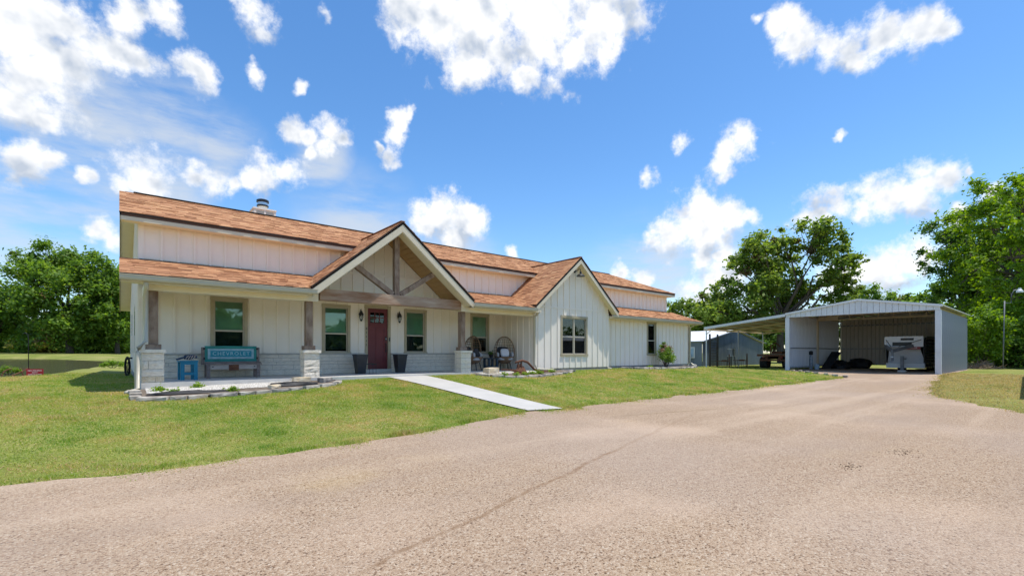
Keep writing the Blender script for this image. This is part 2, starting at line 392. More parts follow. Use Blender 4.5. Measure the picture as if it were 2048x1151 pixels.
def ground_mat():
    m = bpy.data.materials.new('lawn_ground'); m.use_nodes = True; t = m.node_tree; b = t.nodes['Principled BSDF']
    b.inputs['Roughness'].default_value = .95; b.inputs['Specular IOR Level'].default_value = .1
    pos = t.nodes.new('ShaderNodeNewGeometry').outputs['Position']
    def ns(sc, det=5):
        n = t.nodes.new('ShaderNodeTexNoise'); n.inputs['Scale'].default_value = sc; n.inputs['Detail'].default_value = det; t.links.new(pos, n.inputs['Vector']); return n.outputs[0]
    def ramp(v, cs, ps):
        r = t.nodes.new('ShaderNodeValToRGB'); t.links.new(v, r.inputs[0]); el = r.color_ramp.elements
        while len(el) < len(cs): el.new(.5)
        for i in range(len(cs)): el[i].position = ps[i]; el[i].color = cs[i] + (1,)
        return r.outputs[0]
    big = ramp(ns(.35, 4), [(.165, .205, .04), (.265, .275, .08), (.39, .325, .15)], [.34, .55, .72])
    fine = ramp(ns(26, 6), [(.55, .55, .5), (1.25, 1.25, 1.15)], [.3, .7])
    mx = t.nodes.new('ShaderNodeMix'); mx.data_type = 'RGBA'; mx.blend_type = 'MULTIPLY'; mx.inputs[0].default_value = 1
    t.links.new(big, mx.inputs[6]); t.links.new(fine, mx.inputs[7])
    # bare tan soil close to the water line on the near shore
    sp = t.nodes.new('ShaderNodeSeparateXYZ'); t.links.new(pos, sp.inputs[0])
    low = smooth_node(t, sp.outputs[2], .625, .665, 1, 0)
    near = smooth_node(t, sp.outputs[1], 20, 22, 0, 1); near2 = smooth_node(t, sp.outputs[1], 25, 29, 1, 0); leftx = smooth_node(t, sp.outputs[0], -1.2, -2.2, 0, 1)
    k = math_node(t, 'MULTIPLY', math_node(t, 'MULTIPLY', low, near), math_node(t, 'MULTIPLY', near2, leftx))
    mx2 = t.nodes.new('ShaderNodeMix'); mx2.data_type = 'RGBA'; t.links.new(k, mx2.inputs[0]); t.links.new(mx.outputs[2], mx2.inputs[6]); mx2.inputs[7].default_value = (.46, .36, .23, 1)
    t.links.new(mx2.outputs[2], b.inputs['Base Color'])
    bp = t.nodes.new('ShaderNodeBump'); bp.inputs['Strength'].default_value = .6; bp.inputs['Distance'].default_value = .04
    t.links.new(ns(30, 6), bp.inputs['Height']); t.links.new(bp.outputs[0], b.inputs['Normal'])
    return m
M['lawn'] = ground_mat()
g = np_mesh('ground', np.column_stack([PP, gzv]), F, 'lawn'); g['kind'] = 'structure'
g.data.polygons.foreach_set('use_smooth', [True] * len(g.data.polygons))

# pond
def water_mat():
    m = bpy.data.materials.new('pond_water'); m.use_nodes = True; t = m.node_tree; b = t.nodes['Principled BSDF']
    b.inputs['Base Color'].default_value = (.075, .07, .04, 1); b.inputs['Roughness'].default_value = .12; b.inputs['IOR'].default_value = 1.33
    n = t.nodes.new('ShaderNodeTexNoise'); n.inputs['Scale'].default_value = 2.2; n.inputs['Detail'].default_value = 4
    t.links.new(t.nodes.new('ShaderNodeNewGeometry').outputs['Position'], n.inputs['Vector'])
    bp = t.nodes.new('ShaderNodeBump'); bp.inputs['Strength'].default_value = .35; bp.inputs['Distance'].default_value = .06
    t.links.new(n.outputs[0], bp.inputs['Height']); t.links.new(bp.outputs[0], b.inputs['Normal']); return m
M['water'] = water_mat()
o = MB().add([(p[0], p[1], WATER_Z) for p in POND], [tuple(range(len(POND)))]).build('pond_water', 'water'); o['kind'] = 'structure'

# driveway of exposed pebble surfacing
def gravel_mat():
    m = bpy.data.materials.new('pebble_drive'); m.use_nodes = True; t = m.node_tree; b = t.nodes['Principled BSDF']
    b.inputs['Roughness'].default_value = .9; b.inputs['Specular IOR Level'].default_value = .08
    pos = t.nodes.new('ShaderNodeNewGeometry').outputs['Position']
    vo = t.nodes.new('ShaderNodeTexVoronoi'); vo.inputs['Scale'].default_value = 74; t.links.new(pos, vo.inputs['Vector'])
    sepc = t.nodes.new('ShaderNodeSeparateColor'); t.links.new(vo.outputs['Color'], sepc.inputs[0])
    r = t.nodes.new('ShaderNodeValToRGB'); t.links.new(sepc.outputs[0], r.inputs[0]); el = r.color_ramp.elements
    cs = [(.10, .06, .04), (.25, .16, .10), (.38, .27, .178), (.455, .345, .24), (.31, .205, .13), (.55, .45, .335)]
    while len(el) < len(cs): el.new(.5)
    for i, c in enumerate(cs): el[i].position = [0, .10, .3, .55, .78, 1][i]; el[i].color = c + (1,)
    def ns(sc, det=5, off=None):
        n = t.nodes.new('ShaderNodeTexNoise'); n.inputs['Scale'].default_value = sc; n.inputs['Detail'].default_value = det
        v = pos if off is None else vec_node(t, 'ADD', pos, off); t.links.new(v, n.inputs['Vector']); return n.outputs[0]
    def mix(f, a, c, mode='MIX'):
        mx = t.nodes.new('ShaderNodeMix'); mx.data_type = 'RGBA'; mx.blend_type = mode
        if hasattr(f, 'is_output'): t.links.new(f, mx.inputs[0])
        else: mx.inputs[0].default_value = f
        for s_, v in ((6, a), (7, c)):
            if hasattr(v, 'is_output'): t.links.new(v, mx.inputs[s_])
            else: mx.inputs[s_].default_value = v + (1,)
        return mx.outputs[2]
    c = r.outputs[0]
    # fine dust filling the gaps: pale sandy patches, yellowish grass-clipping patches, reddish tone
    c = mix(smooth_node(t, ns(.28, 4), .48, .70, 0, .50), c, (.58, .43, .31))
    c = mix(smooth_node(t, ns(.5, 5, (31, 7, 0)), .60, .78, 0, .26), c, (.50, .36, .17))
    c = mix(smooth_node(t, ns(.22, 3, (5, 60, 0)), .42, .66, 0, .30), c, (.40, .32, .265))
    c = mix(smooth_node(t, ns(3.5, 6, (9, 9, 0)), .70, .80, 0, .5), c, (.30, .20, .12))
    tm = t.nodes.new('ShaderNodeMapping'); tm.inputs['Scale'].default_value = (.05, .75, 1); tm.inputs['Rotation'].default_value = (0, 0, rad(-12)); t.links.new(pos, tm.inputs[0])
    tn = t.nodes.new('ShaderNodeTexNoise'); tn.inputs['Scale'].default_value = 1.; tn.inputs['Detail'].default_value = 4; t.links.new(tm.outputs[0], tn.inputs['Vector'])
    c = mix(smooth_node(t, tn.outputs[0], .50, .66, 0, .40), c, (.54, .41, .295))
    c = mix(smooth_node(t, tn.outputs[0], .48, .34, 0, .30), c, (.33, .245, .18))
    # long seam in the surfacing
    def seam(p, q, wd, strength):
        p, q = Vector(p), Vector(q); d = (q - p).normalized(); nn = Vector((-d.y, d.x, 0))
        wob = math_node(t, 'MULTIPLY', math_node(t, 'SUBTRACT', ns(1.3, 5), .5), .22)
        ds = math_node(t, 'ABSOLUTE', math_node(t, 'ADD', math_node(t, 'SUBTRACT', vec_node(t, 'DOT_PRODUCT', pos, tuple(nn), out=1), nn.dot(p)), wob))
        al = math_node(t, 'SUBTRACT', vec_node(t, 'DOT_PRODUCT', pos, tuple(d), out=1), d.dot(p))
        k = math_node(t, 'MULTIPLY', smooth_node(t, ds, wd * .3, wd, 1, 0), math_node(t, 'MULTIPLY', smooth_node(t, al, -.4, .4), smooth_node(t, al, (q - p).length, (q - p).length + 1.2, 1, 0)))
        return math_node(t, 'MULTIPLY', k, smooth_node(t, ns(6, 4), .30, .62, strength * .25, strength))
    c = mix(seam((.5, 2.9, 0), (5.4, 4.35, 0), .045, .62), c, (.22, .13, .07))
    c = mix(seam((5.4, 4.35, 0), (11.5, 6.15, 0), .06, .3), c, (.27, .175, .10))
    c = mix(seam((9.2, 6.8, 0), (11.6, 6.2, 0), .05, .75), c, (.20, .14, .06))
    t.links.new(c, b.inputs['Base Color'])
    bp = t.nodes.new('ShaderNodeBump'); bp.inputs['Strength'].default_value = .8; bp.inputs['Distance'].default_value = .012
    t.links.new(vo.outputs['Distance'], bp.inputs['Height']); bp.invert = True; t.links.new(bp.outputs[0], b.inputs['Normal'])
    return m
M['gravel'] = gravel_mat()
def sheet(name, pts, m, dz, step=1.):
    bm = bmesh.new(); bm.faces.new([bm.verts.new((p[0], p[1], 0)) for p in pts])
    bmesh.ops.triangulate(bm, faces=bm.faces)
    for ax in (0, 1):
        lo = min(p[ax] for p in pts); hi = max(p[ax] for p in pts); c = math.ceil(max(lo, -14) / step) * step
        while c < hi:
            nrm = (1, 0, 0) if ax == 0 else (0, 1, 0); co = (c, 0, 0) if ax == 0 else (0, c, 0)
            bmesh.ops.bisect_plane(bm, geom=bm.verts[:] + bm.edges[:] + bm.faces[:], plane_co=co, plane_no=nrm); c += step
    P_ = np.array([v.co[:2] for v in bm.verts]); z = gz0(P_[:, 0], P_[:, 1])
    for v, zz in zip(bm.verts, z): v.co.z = zz + dz
    bmesh.ops.recalc_face_normals(bm, faces=bm.faces)
    me = bpy.data.meshes.new(name); bm.to_mesh(me); bm.free()
    if me.polygons[0].normal.z < 0: me.flip_normals()
    me.materials.append(M[m]); o = bpy.data.objects.new(name, me); COL.objects.link(o); o['kind'] = 'structure'
    return o
sheet('driveway', drive_pts, 'gravel', .004, 1.)
M['walk'] = mat('walk_concrete', (.44, .42, .38), (.50, .475, .43), 1.5, .85, .15, 60, space='w')
WALK = [(7.0, 14.94), (7.86, 8.74), (8.92, 8.56), (8.40, 14.94)]
wk = sheet('walkway', WALK, 'walk', .035, .7)

# ------------------------------------------------------------------ house
WY, FY, FZ = 17.25, 15.0, .74
house = thing('farmhouse', 'white board and batten farmhouse with brown shingle roof and timber entry gable', 'house', (14, 17.25, FZ))
XL, XR = .43, 27.88

def wall_y(name, x0, x1, z0, z1, y, openings, thick=.14, m='siding'):
    """wall in an x-z plane whose outer face is at y, with holes"""
    b = MB(); X_ = sorted({x0, x1} | {v for o in openings for v in o[:2]}); Z_ = sorted({z0, z1} | {v for o in openings for v in o[2:]})
    for i in range(len(X_) - 1):
        col = []
        for j in range(len(Z_) - 1):
            cx_, cz_ = (X_[i] + X_[i+1]) / 2, (Z_[j] + Z_[j+1]) / 2
            if any(o[0] < cx_ < o[1] and o[2] < cz_ < o[3] for o in openings): continue
            if col and abs(col[-1][1] - Z_[j]) < 1e-6: col[-1] = (col[-1][0], Z_[j+1])
            else: col.append((Z_[j], Z_[j+1]))
        for a, c in col: b.box((X_[i], y, a), (X_[i+1], y + thick, c))
    return b.build(name, m, house)
def battens(parent, x0, x1, y, zf0, zf1, avoid=(), step=.405, wd=.062, proud=.034, start=None):
    x = (start if start is not None else x0 + step * .5)
    while x < x1 - .05:
        iv = [(zf0(x), zf1(x))]
        for (a0, a1, b0, b1) in avoid:
            if a0 - .03 < x < a1 + .03:
                nw = []
                for (p, q) in iv:
                    if b0 > p: nw.append((p, min(q, b0)))
                    if b1 < q: nw.append((max(p, b1), q))
                iv = nw
        for (p, q) in iv:
            if q - p > .05: bpiece('batten', 'siding', parent, (x - wd/2, y - proud, p), (x + wd/2, y + .001, q))
        x += step
def k_(v): return lambda x: v

# windows: (x0, x1, z0, z1) of the clear opening
WIN = [(2.27, 3.10, 1.53, 3.16), (5.66, 6.49, 1.53, 3.16), (8.89, 9.71, 1.53, 3.16), (12.14, 12.98, 1.53, 3.16)]
DOOR = (7.26, 8.09, .87, 3.21)
fw = wall_y('front_wall', XL, 13.95, FZ - .02, 4.05, WY, WIN + [DOOR])
trims = [(a - .10, b + .10, c - .06, d + .11) for a, b, c, d in WIN] + [(DOOR[0] - .11, DOOR[1] + .11, FZ, DOOR[3] + .12)]
battens(fw, XL + .1, 13.8, WY, k_(1.5), k_(4.0), trims, start=.85)
uw = wall_y('clerestory_wall', XL, XR, 4.05, 5.36, WY, [])
battens(uw, XL + .1, XR - .05, WY, k_(4.06), k_(5.3), [], step=.405, start=.95)
bpiece('corner_board', 'siding', uw, (XL - .022, WY - .024, 4.05), (XL + .11, WY + .001, 5.3))
bpiece('corner_board', 'siding', uw, (XR - .11, WY - .024, 4.05), (XR + .022, WY + .001, 5.3))
bpiece('flashing', 'fascia', uw, (XL + .12, WY - .03, 4.17), (XR - .12, WY - .019, 4.24))
bpiece('corner_board', 'siding', fw, (XL - .02, WY - .024, 1.5), (XL + .11, WY + .001, 4.0))
# left gable wall
GW = [(WY + .142, .5), (WY + .142, 5.42), (19.9, 6.58), (29.8, 3.78), (29.8, .5)]
lw = MB().prism([(XL, y, z) for y, z in GW], (.14, 0, 0)).build('side_wall', 'siding', house)
yy = WY + .35
while yy < 29.6:
    zt = 5.42 + (yy - WY) * .43 if yy < 19.9 else 6.58 - (yy - 19.9) * .283
    bpiece('batten', 'siding', lw, (XL - .034, yy - .03, .78), (XL + .001, yy + .03, zt - .12)); yy += .405
for (a, b_) in ((20.6, 21.5), (25.0, 25.9)):
    bpiece('window_trim', 'trim', lw, (XL - .03, a, 1.5), (XL + .001, b_, 3.2)); bpiece('pane', 'glassdark', lw, (XL - .034, a + .1, 1.6), (XL - .030, b_ - .1, 3.1))
bpiece('meter_box', 'siding', lw, (XL - .12, 22.6, 1.55), (XL + .001, 22.95, 2.15))
bpiece('foundation', 'found', lw, (XL - .005, WY + .02, .3), (XL + .12, 29.8, .77))
MB().box((XL, 29.66, .5), (XR, 29.8, 3.75)).build('back_wall', 'siding', house)
MB().prism([(XR, y, z) for y, z in [(15.6, .5), (15.6, 3.45), (17.3, 3.9), (17.3, 5.3), (24.6, 5.3), (29.8, 3.78), (29.8, .5)]], (-.14, 0, 0)).build('side_wall', 'siding', house)

def window(x0, x1, z0, z1, y, rail=2.2, mull=(), blind=(1., .55), sill=True, low='glassdark', curtain=False):
    f = MB()
    t_ = .10
    f.box((x0 - t_, y - .030, z0 - .06), (x0, y + .02, z1)); f.box((x1, y - .030, z0 - .06), (x1 + t_, y + .02, z1))
    f.box((x0 - t_ - .01, y - .034, z1), (x1 + t_ + .01, y + .02, z1 + .11))
    if sill: f.box((x0 - t_ - .02, y - .055, z0 - .09), (x1 + t_ + .02, y + .02, z0 - .0))
    o = f.build('window', 'trim', house)
    sx = [x0] + list(mull) + [x1]
    for i in range(len(sx) - 1):
        a, b_ = sx[i] + (.03 if i else 0), sx[i+1] - (.03 if i < len(sx) - 2 else 0)
        s = MB(); e_ = .035
        s.box((a, y + .03, z0), (a + e_, y + .075, z1)); s.box((b_ - e_, y + .03, z0), (b_, y + .075, z1))
        s.box((a + e_, y + .03, z0), (b_ - e_, y + .075, z0 + e_)); s.box((a + e_, y + .03, z1 - e_), (b_ - e_, y + .075, z1)); s.box((a + e_, y + .025, rail - .025), (b_ - e_, y + .075, rail + .03))
        s.build('sash', 'vinyl', o)
        MB().box((a + e_, y + .05, rail + .03), (b_ - e_, y + .054, z1 - e_)).build('upper_pane', 'glass', o)
        MB().box((a + e_, y + .05, z0 + e_), (b_ - e_, y + .054, rail - .025)).build('lower_pane', low, o)
        bl = MB(); z = z1 - .05; bot = z0 + e_ + (1 - blind[1]) * (rail - z0)
        if curtain:
            n = 14
            for k in range(n):
                p = a + e_ + (b_ - a - 2*e_) * k / n; q = a + e_ + (b_ - a - 2*e_) * (k + 1) / n
                bl.box((p, y + .10 + .02 * (k % 2), z0), (q, y + .115 + .02 * (k % 2), z1))
        else:
            while z > bot:
                bl.add([(a + e_, y + .088, z - .016), (b_ - e_, y + .088, z - .016), (b_ - e_, y + .118, z + .016), (a + e_, y + .118, z + .016)], [(0, 1, 2, 3)]); z -= .0335
        bl.build('blind', 'blind', o, kind='stuff')
    for x in mull: bpiece('mullion', 'vinyl', o, (x - .03, y + .01, z0), (x + .03, y + .076, z1))
    MB().box((x0 - .02, y + .30, z0 - .02), (x1 + .02, y + .31, z1 + .02)).build('room_backing', 'room', o)
    return o
for i, wn_ in enumerate(WIN): window(*wn_, WY, blind=(1, [1, .9, .95, .2][i]))

# front door
dt = MB().box((DOOR[0]-.11, WY-.03, FZ+.10), (DOOR[0], WY+.03, DOOR[3])).box((DOOR[1], WY-.03, FZ+.10), (DOOR[1]+.11, WY+.03, DOOR[3])).box((DOOR[0]-.12, WY-.034, DOOR[3]), (DOOR[1]+.12, WY+.03, DOOR[3]+.12)).build('door_frame', 'trim', house)
ds = MB(); a, b_, c_, d_ = DOOR; yd = WY + .05
lx0, lx1, lz0, lz1 = a + .13, b_ - .13, 2.66, 3.06
ds.box((a, yd, c_), (lx0, yd + .05, d_)).box((lx1, yd, c_), (b_, yd + .05, d_)).box((lx0, yd, c_), (lx1, yd + .05, c_ + .28)).box((lx0, yd, lz1), (lx1, yd + .05, d_)).box((lx0, yd, 2.46), (lx1, yd + .05, lz0))
ds.box((lx0, yd + .018, c_ + .28), (lx1, yd + .05, 2.46)).box(((a+b_)/2 - .05, yd, c_ + .28), ((a+b_)/2 + .05, yd + .017, 2.46)).box((a + .10, yd - .035, 2.54), (b_ - .10, yd - .001, 2.58))
for k in range(1, 3):
    x = lx0 + (lx1 - lx0) * k / 3; ds.box((x - .014, yd + .004, lz0), (x + .014, yd + .045, lz1))
ds.box((lx0, yd + .005, (lz0+lz1)/2 - .014), (lx1, yd + .044, (lz0+lz1)/2 + .014))
door = ds.build('front_door', 'door', house); door['label'] = 'maroon craftsman door with six small panes'
for k in range(3):
    for j in range(2):
        x0, x1 = lx0 + (lx1-lx0)*k/3 + .014, lx0 + (lx1-lx0)*(k+1)/3 - .014; z0, z1 = lz0 + (lz1-lz0)*j/2 + .014, lz0 + (lz1-lz0)*(j+1)/2 - .014
        MB().box((x0, yd + .022, z0), (x1, yd + .026, z1)).build('pane', 'glassdark', door)
MB().box((a + .05, yd + .3, 2.5), (b_ - .05, yd + .31, 3.2)).build('room_backing', 'room', door)
MB().box((b_ - .10, yd - .03, 1.98), (b_ - .04, yd - .001, 2.13)).box((b_-.085, yd-.055, 1.55), (b_-.055, yd-.03, 1.85)).box((b_-.09, yd-.031, 1.83), (b_-.05, yd-.001, 1.88)).box((b_-.09, yd-.031, 1.53), (b_-.05, yd-.001, 1.58)).build('door_handle', 'black', door)
MB().lathe((b_ - .07, yd - .04, 2.02), [(.018, 0), (.022, .02), (.018, .05)], 10).build('keypad', 'silver', door)
MB().box((DOOR[0] - .1, WY - .12, FZ + .002), (DOOR[1] + .1, WY + .05, DOOR[2])).build('threshold', 'concrete', house)
MB().box((DOOR[1] + .035, WY - .05, 1.95), (DOOR[1] + .075, WY - .031, 2.10)).build('doorbell', 'black', house)
for k, ch in enumerate('41111'):
    me = text_mesh(ch, .15, .006, 'numbers')
    piece(me, 'house_number', dt, (DOOR[0] - .055, WY - .037, 2.42 - .155 * k), (1, 1, 1), (rad(90), 0, 0))

# wainscot of split stones
wsc = MB().box((XL + .02, WY - .06, FZ - .02), (DOOR[0] - .112, WY - .001, 1.44)).box((DOOR[1] + .112, WY - .06, FZ - .02), (13.86, WY - .001, 1.44)).build('wainscot', 'mortar', house)
rows = [.745, .93, 1.09, 1.20, 1.33, 1.44]
for seg in ((XL + .02, DOOR[0] - .112), (DOOR[1] + .112, 13.86)):
    for j in range(5):
        x = seg[0]
        while x < seg[1] - .02:
            wd = R.choice([.28, .36, .45, .55, .66]); wd = min(wd, seg[1] - x)
            if seg[1] - x - wd < .15: wd = seg[1] - x
            piece(stone_mesh('stone', R.randrange(6)), 'stone', wsc, (x + wd/2, WY - .062, (rows[j] + rows[j+1])/2), (wd - .010, .055 if j < 4 else .048, rows[j+1] - rows[j] - .010)); x += wd
bpiece('ledge', 'ledge', wsc, (XL + .02, WY - .115, 1.442), (DOOR[0] - .112, WY - .001, 1.485))
bpiece('ledge', 'ledge', wsc, (DOOR[1] + .112, WY - .115, 1.442), (13.86, WY - .001, 1.485))

# porch slab, pillars and posts
MB().box((XL - .02, 14.94, .22), (13.95, WY + .1, FZ)).build('porch_floor', 'concrete', house)
def pillar(x0, x1):
    p = MB().box((x0 + .03, FY + .03, FZ - .3), (x1 - .03, FY + .42, 1.5)).build('stone_pillar', 'mortar', house)
    zz = [.66, .90, 1.08, 1.30, 1.495]; q = R.random()
    for j in range(4):
        parts = [(x0, x1)] if R.random() < .45 else [(x0, x0 + (x1 - x0) * R.choice([.3, .4, .62, .7])),]
        if parts[0][1] < x1: parts.append((parts[0][1], x1))
        for (a, b_) in parts:
            piece(stone_mesh('stone_tan' if j == 0 and x0 < 1 else 'stone', R.randrange(6)), 'stone', p, ((a+b_)/2, FY + .035, (zz[j]+zz[j+1])/2), (b_-a-.008, .09, zz[j+1]-zz[j]-.008))
        for sx, rz in ((x0, -90), (x1, 90)):
            piece(stone_mesh('stone', R.randrange(6)), 'stone', p, (sx + (.035 if rz < 0 else -.035), FY + .265, (zz[j]+zz[j+1])/2), (.36, .09, zz[j+1]-zz[j]-.008), (0, 0, rad(rz)))
    cp = MB().box((x0 - .035, FY - .045, 1.497), (x1 + .035, FY + .46, 1.585)).build('cap', 'stone', p)
    return p
pillar(.42, .88); pillar(4.31, 4.77); pillar(10.03, 10.50)
for (x0, x1) in ((.565, .765), (4.40, 4.60), (10.10, 10.30)):
    p = MB().box((x0, FY + .11, 1.72), (x1, FY + .31, 3.09)).build('timber_post', 'wood', house)
    MB().box((x0 - .06, FY + .06, 1.587), (x1 + .06, FY + .36, 1.718)).build('post_base', 'wood', p)
# porch beams (painted) and ceiling
MB().box((.50, FY + .02, 3.092), (4.74, FY + .36, 3.36)).build('porch_beam', 'soffit', house)
MB().box((10.06, FY + .02, 3.092), (13.86, FY + .36, 3.36)).build('porch_beam', 'soffit', house)
MB().box((.50, FY + .362, 3.10), (.78, WY - .001, 3.36)).build('porch_beam', 'soffit', house)
MB().box((.79, FY + .362, 3.36), (4.9, WY - .03, 3.40)).build('porch_ceiling', 'soffit', house)
MB().box((9.9, FY + .362, 3.36), (13.86, WY - .03, 3.40)).build('porch_ceiling', 'soffit', house)
MB().box((4.9, 16.4, 3.40), (9.9, WY - .03, 3.44)).build('porch_ceiling', 'soffit', house)

# ---------------- roofs
def slab(name, pts, th, m, parent):
    a = [Vector(p) for p in pts]; n = len(a)
    return MB().add(a + [p - Vector((0, 0, th)) for p in a], [tuple(range(n)), tuple(range(n, 2*n))[::-1]] + [(i, (i+1) % n, n+(i+1) % n, n+i) for i in range(n)]).build(name, m, parent)
def shingles(parent, o, sdir, tdir, tlen, s_of, expo=.145, wmin=.2, wmax=.42):
    o, sdir, tdir = Vector(o), Vector(sdir).normalized(), Vector(tdir).normalized(); nn = sdir.cross(tdir)
    if nn.z < 0: nn = -nn
    b = MB(); t = -.02; rnd = random.Random(int(o.x * 100 + tlen * 10))
    while t < tlen:
        s0, s1 = s_of(min(max(t + expo/2, 0), tlen)); s = s0 - rnd.uniform(0, wmin) ; top = min(t + expo * 1.25, tlen + .02)
        while s < s1:
            e_ = s + rnd.uniform(wmin, wmax); a0, a1 = max(s, s0), min(e_, s1); th = rnd.choice([.010, .013, .024])
            dl = rnd.choice([0, 0, .012, -.012])
            if a1 - a0 > .03:
                p = [o + sdir*a0 + tdir*(t+dl), o + sdir*a1 + tdir*(t+dl), o + sdir*a1 + tdir*top, o + sdir*a0 + tdir*top]
                b.add([q + nn*.002 for q in p] + [p[0]+nn*th, p[1]+nn*th, p[2]+nn*.007, p[3]+nn*.007], [(4,5,6,7),(0,1,5,4),(1,2,6,5),(3,0,4,7)])
            s = e_
        t += expo
    return b.build('shingles', 'shingle', parent, kind='stuff')
# main roof
EZ, EY, RZ, RY, HX0, HX1 = 5.40, 16.83, 6.76, 19.9, 25.19, 28.26
mr = slab('main_roof', [(0, EY, EZ), (HX1, EY, EZ), (HX0, RY, RZ), (0, RY, RZ)], .10, 'under', house)
slab('back_slope', [(0, RY, RZ), (HX0, RY, RZ), (HX1, 24.66, EZ), (HX1, 30.3, 3.74), (0, 30.3, 3.74)], .10, 'shingle', mr)
slab('hip_slope', [(HX1, EY, EZ), (HX1, 24.66, EZ), (HX0, RY, RZ)], .09, 'shingle', mr)
sl = math.hypot(RY - EY, RZ - EZ)
shingles(mr, (0, EY - .02, EZ + .006), (1, 0, 0), (0, RY - EY, RZ - EZ), sl, lambda t: (-.01, HX1 - (HX1 - HX0) * t / sl))
MB().bar((.35, RY, RZ + .03), (HX0, RY, RZ + .022), .22, .018).build('ridge_cap', 'drip', mr)
MB().box((-.012, EY - .025, EZ - .03), (HX1 + .01, EY + .0, EZ + .004)).build('drip_edge', 'drip', mr)
MB().box((.0, EY + .002, EZ - .21), (HX1, EY + .03, EZ - .032)).build('eave_fascia', 'fascia', mr)
MB().box((.03, EY + .032, EZ - .20), (HX1 - .03, WY - .03, EZ - .17)).build('eave_soffit', 'soffit', mr)
MB().box((HX1 - .03, EY + .04, EZ - .2), (HX1, 24, EZ - .03)).build('eave_fascia', 'fascia', mr)
# rake boards on the left end
def rake(parent, pts, wd, off, m='fascia'):
    pts = [Vector(p) for p in pts]; lo = [p - Vector((0, 0, wd)) for p in pts]; n = len(pts); o_ = Vector(off)
    b = MB()
    for i in range(n - 1):
        q = [pts[i], pts[i+1], lo[i+1], lo[i]]; b.prism(q, o_)
    return b.build('rake_board', m, parent)
rake(mr, [(-.004, EY, EZ - .02), (-.004, RY, RZ - .02), (-.004, 30.3, 3.72)], .2, (.03, 0, 0), 'trim')
rake(mr, [(.03, EY + .05, EZ - .175), (.03, RY, RZ - .12), (.03, 30.25, 3.60)], .025, (XL - .05, 0, 0), 'soffit')

# lower front roof: left, middle and right runs
def low_roof(x0, x1, ey, ez, sint, top):
    tz = 4.18; lr = slab('lower_roof', [(x0, ey, ez), (x1, ey, ez), (top[1], WY - .02, tz), (top[0], WY - .02, tz)], .09, 'under', house)
    L_ = math.hypot(WY - ey, tz - ez)
    shingles(lr, (0, ey - .02, ez + .006), (1, 0, 0), (0, WY - .03 - ey, tz - ez), L_, sint)
    MB().box((x0, ey - .024, ez - .028), (x1, ey, ez + .004)).build('drip_edge', 'drip', lr)
    return lr
EL = 3.42; sl_l = math.hypot(WY - 14.6, 4.18 - EL)
lzt = lambda t: EL + (4.18 - EL) * t / sl_l
EGX, EGZ, EGS = 7.4, 5.96, .826
WGX, WGZ, WGS = 16.46, 5.94, .84
l1 = low_roof(0, 4.33, 14.6, EL, lambda t: (-.01, EGX - (EGZ - lzt(t)) / EGS + .03), (0, 5.25))
l2 = low_roof(10.47, 13.47, 14.6, EL, lambda t: (EGX + (EGZ - lzt(t)) / EGS - .05, WGX - (WGZ - lzt(t)) / WGS + .03), (9.55, 14.37))
l3 = low_roof(19.4, 28.5, 15.1, 3.47, lambda t: (WGX + (WGZ - 3.47 - .71*t/2.26) / WGS - .03, 28.5), (18.55, 28.5))
MB().bar((XL, WY - .03, 4.195), (5.2, WY - .03, 4.195), .05, .03).build('flashing', 'drip', l1)
MB().bar((9.6, WY - .03, 4.195), (14.4, WY - .03, 4.195), .05, .03).build('flashing', 'drip', l2)
MB().bar((18.6, WY - .03, 4.195), (XR, WY - .03, 4.195), .05, .03).build('flashing', 'drip', l3)
def gutter(parent, x0, x1, y, z):
    prof = [(0, 0), (0, -.13), (-.075, -.13), (-.095, -.08), (-.095, -.015), (-.115, -.015), (-.115, 0), (-.088, 0), (-.088, -.02), (-.07, -.115), (-.012, -.115), (-.012, 0)]
    return MB().prism([(x0, y + a, z + c) for a, c in prof], (x1 - x0, 0, 0)).build('gutter', 'gutter', parent)
gutter(l1, -.01, 4.55, 14.575, EL - .03); gutter(l2, 10.3, 13.62, 14.575, EL - .03); gutter(l3, 19.35, 28.5, 15.075, 3.44)
for lr, x0, x1, y in ((l1, .0, 4.4, 14.6), (l2, 10.4, 13.9, 14.6), (l3, 18.95, 28.48, 15.1)):
    zt = (EL if y < 15 else 3.47); MB().box((x0, y + .002, zt - .20), (x1, y + .03, zt - .095)).build('eave_fascia', 'fascia', lr)
    MB().box((x0 + .03, y + .032, zt - .19), (x1, (FY + .02 if y < 15 else 15.6) - .002, zt - .165)).build('eave_soffit', 'soffit', lr)
rake(l1, [(-.004, 14.6, EL - .02), (-.004, WY, 4.16)], .17, (.03, 0, 0), 'trim')
rake(l1, [(.03, 14.65, EL - .165), (.03, WY, 4.0)], .025, (XL - .05, 0, 0), 'soffit')
rake(l3, [(28.48, 15.1, 3.45), (28.48, WY, 4.16)], .17, (.03, 0, 0), 'fascia')
# gusset boards at the ends of the gutters
MB().prism([(.45, FY - .38, 3.24), (.45, FY + .02, 3.24), (.45, FY + .02, 2.98)], (.06, 0, 0)).build('eave_bracket', 'siding', l1)

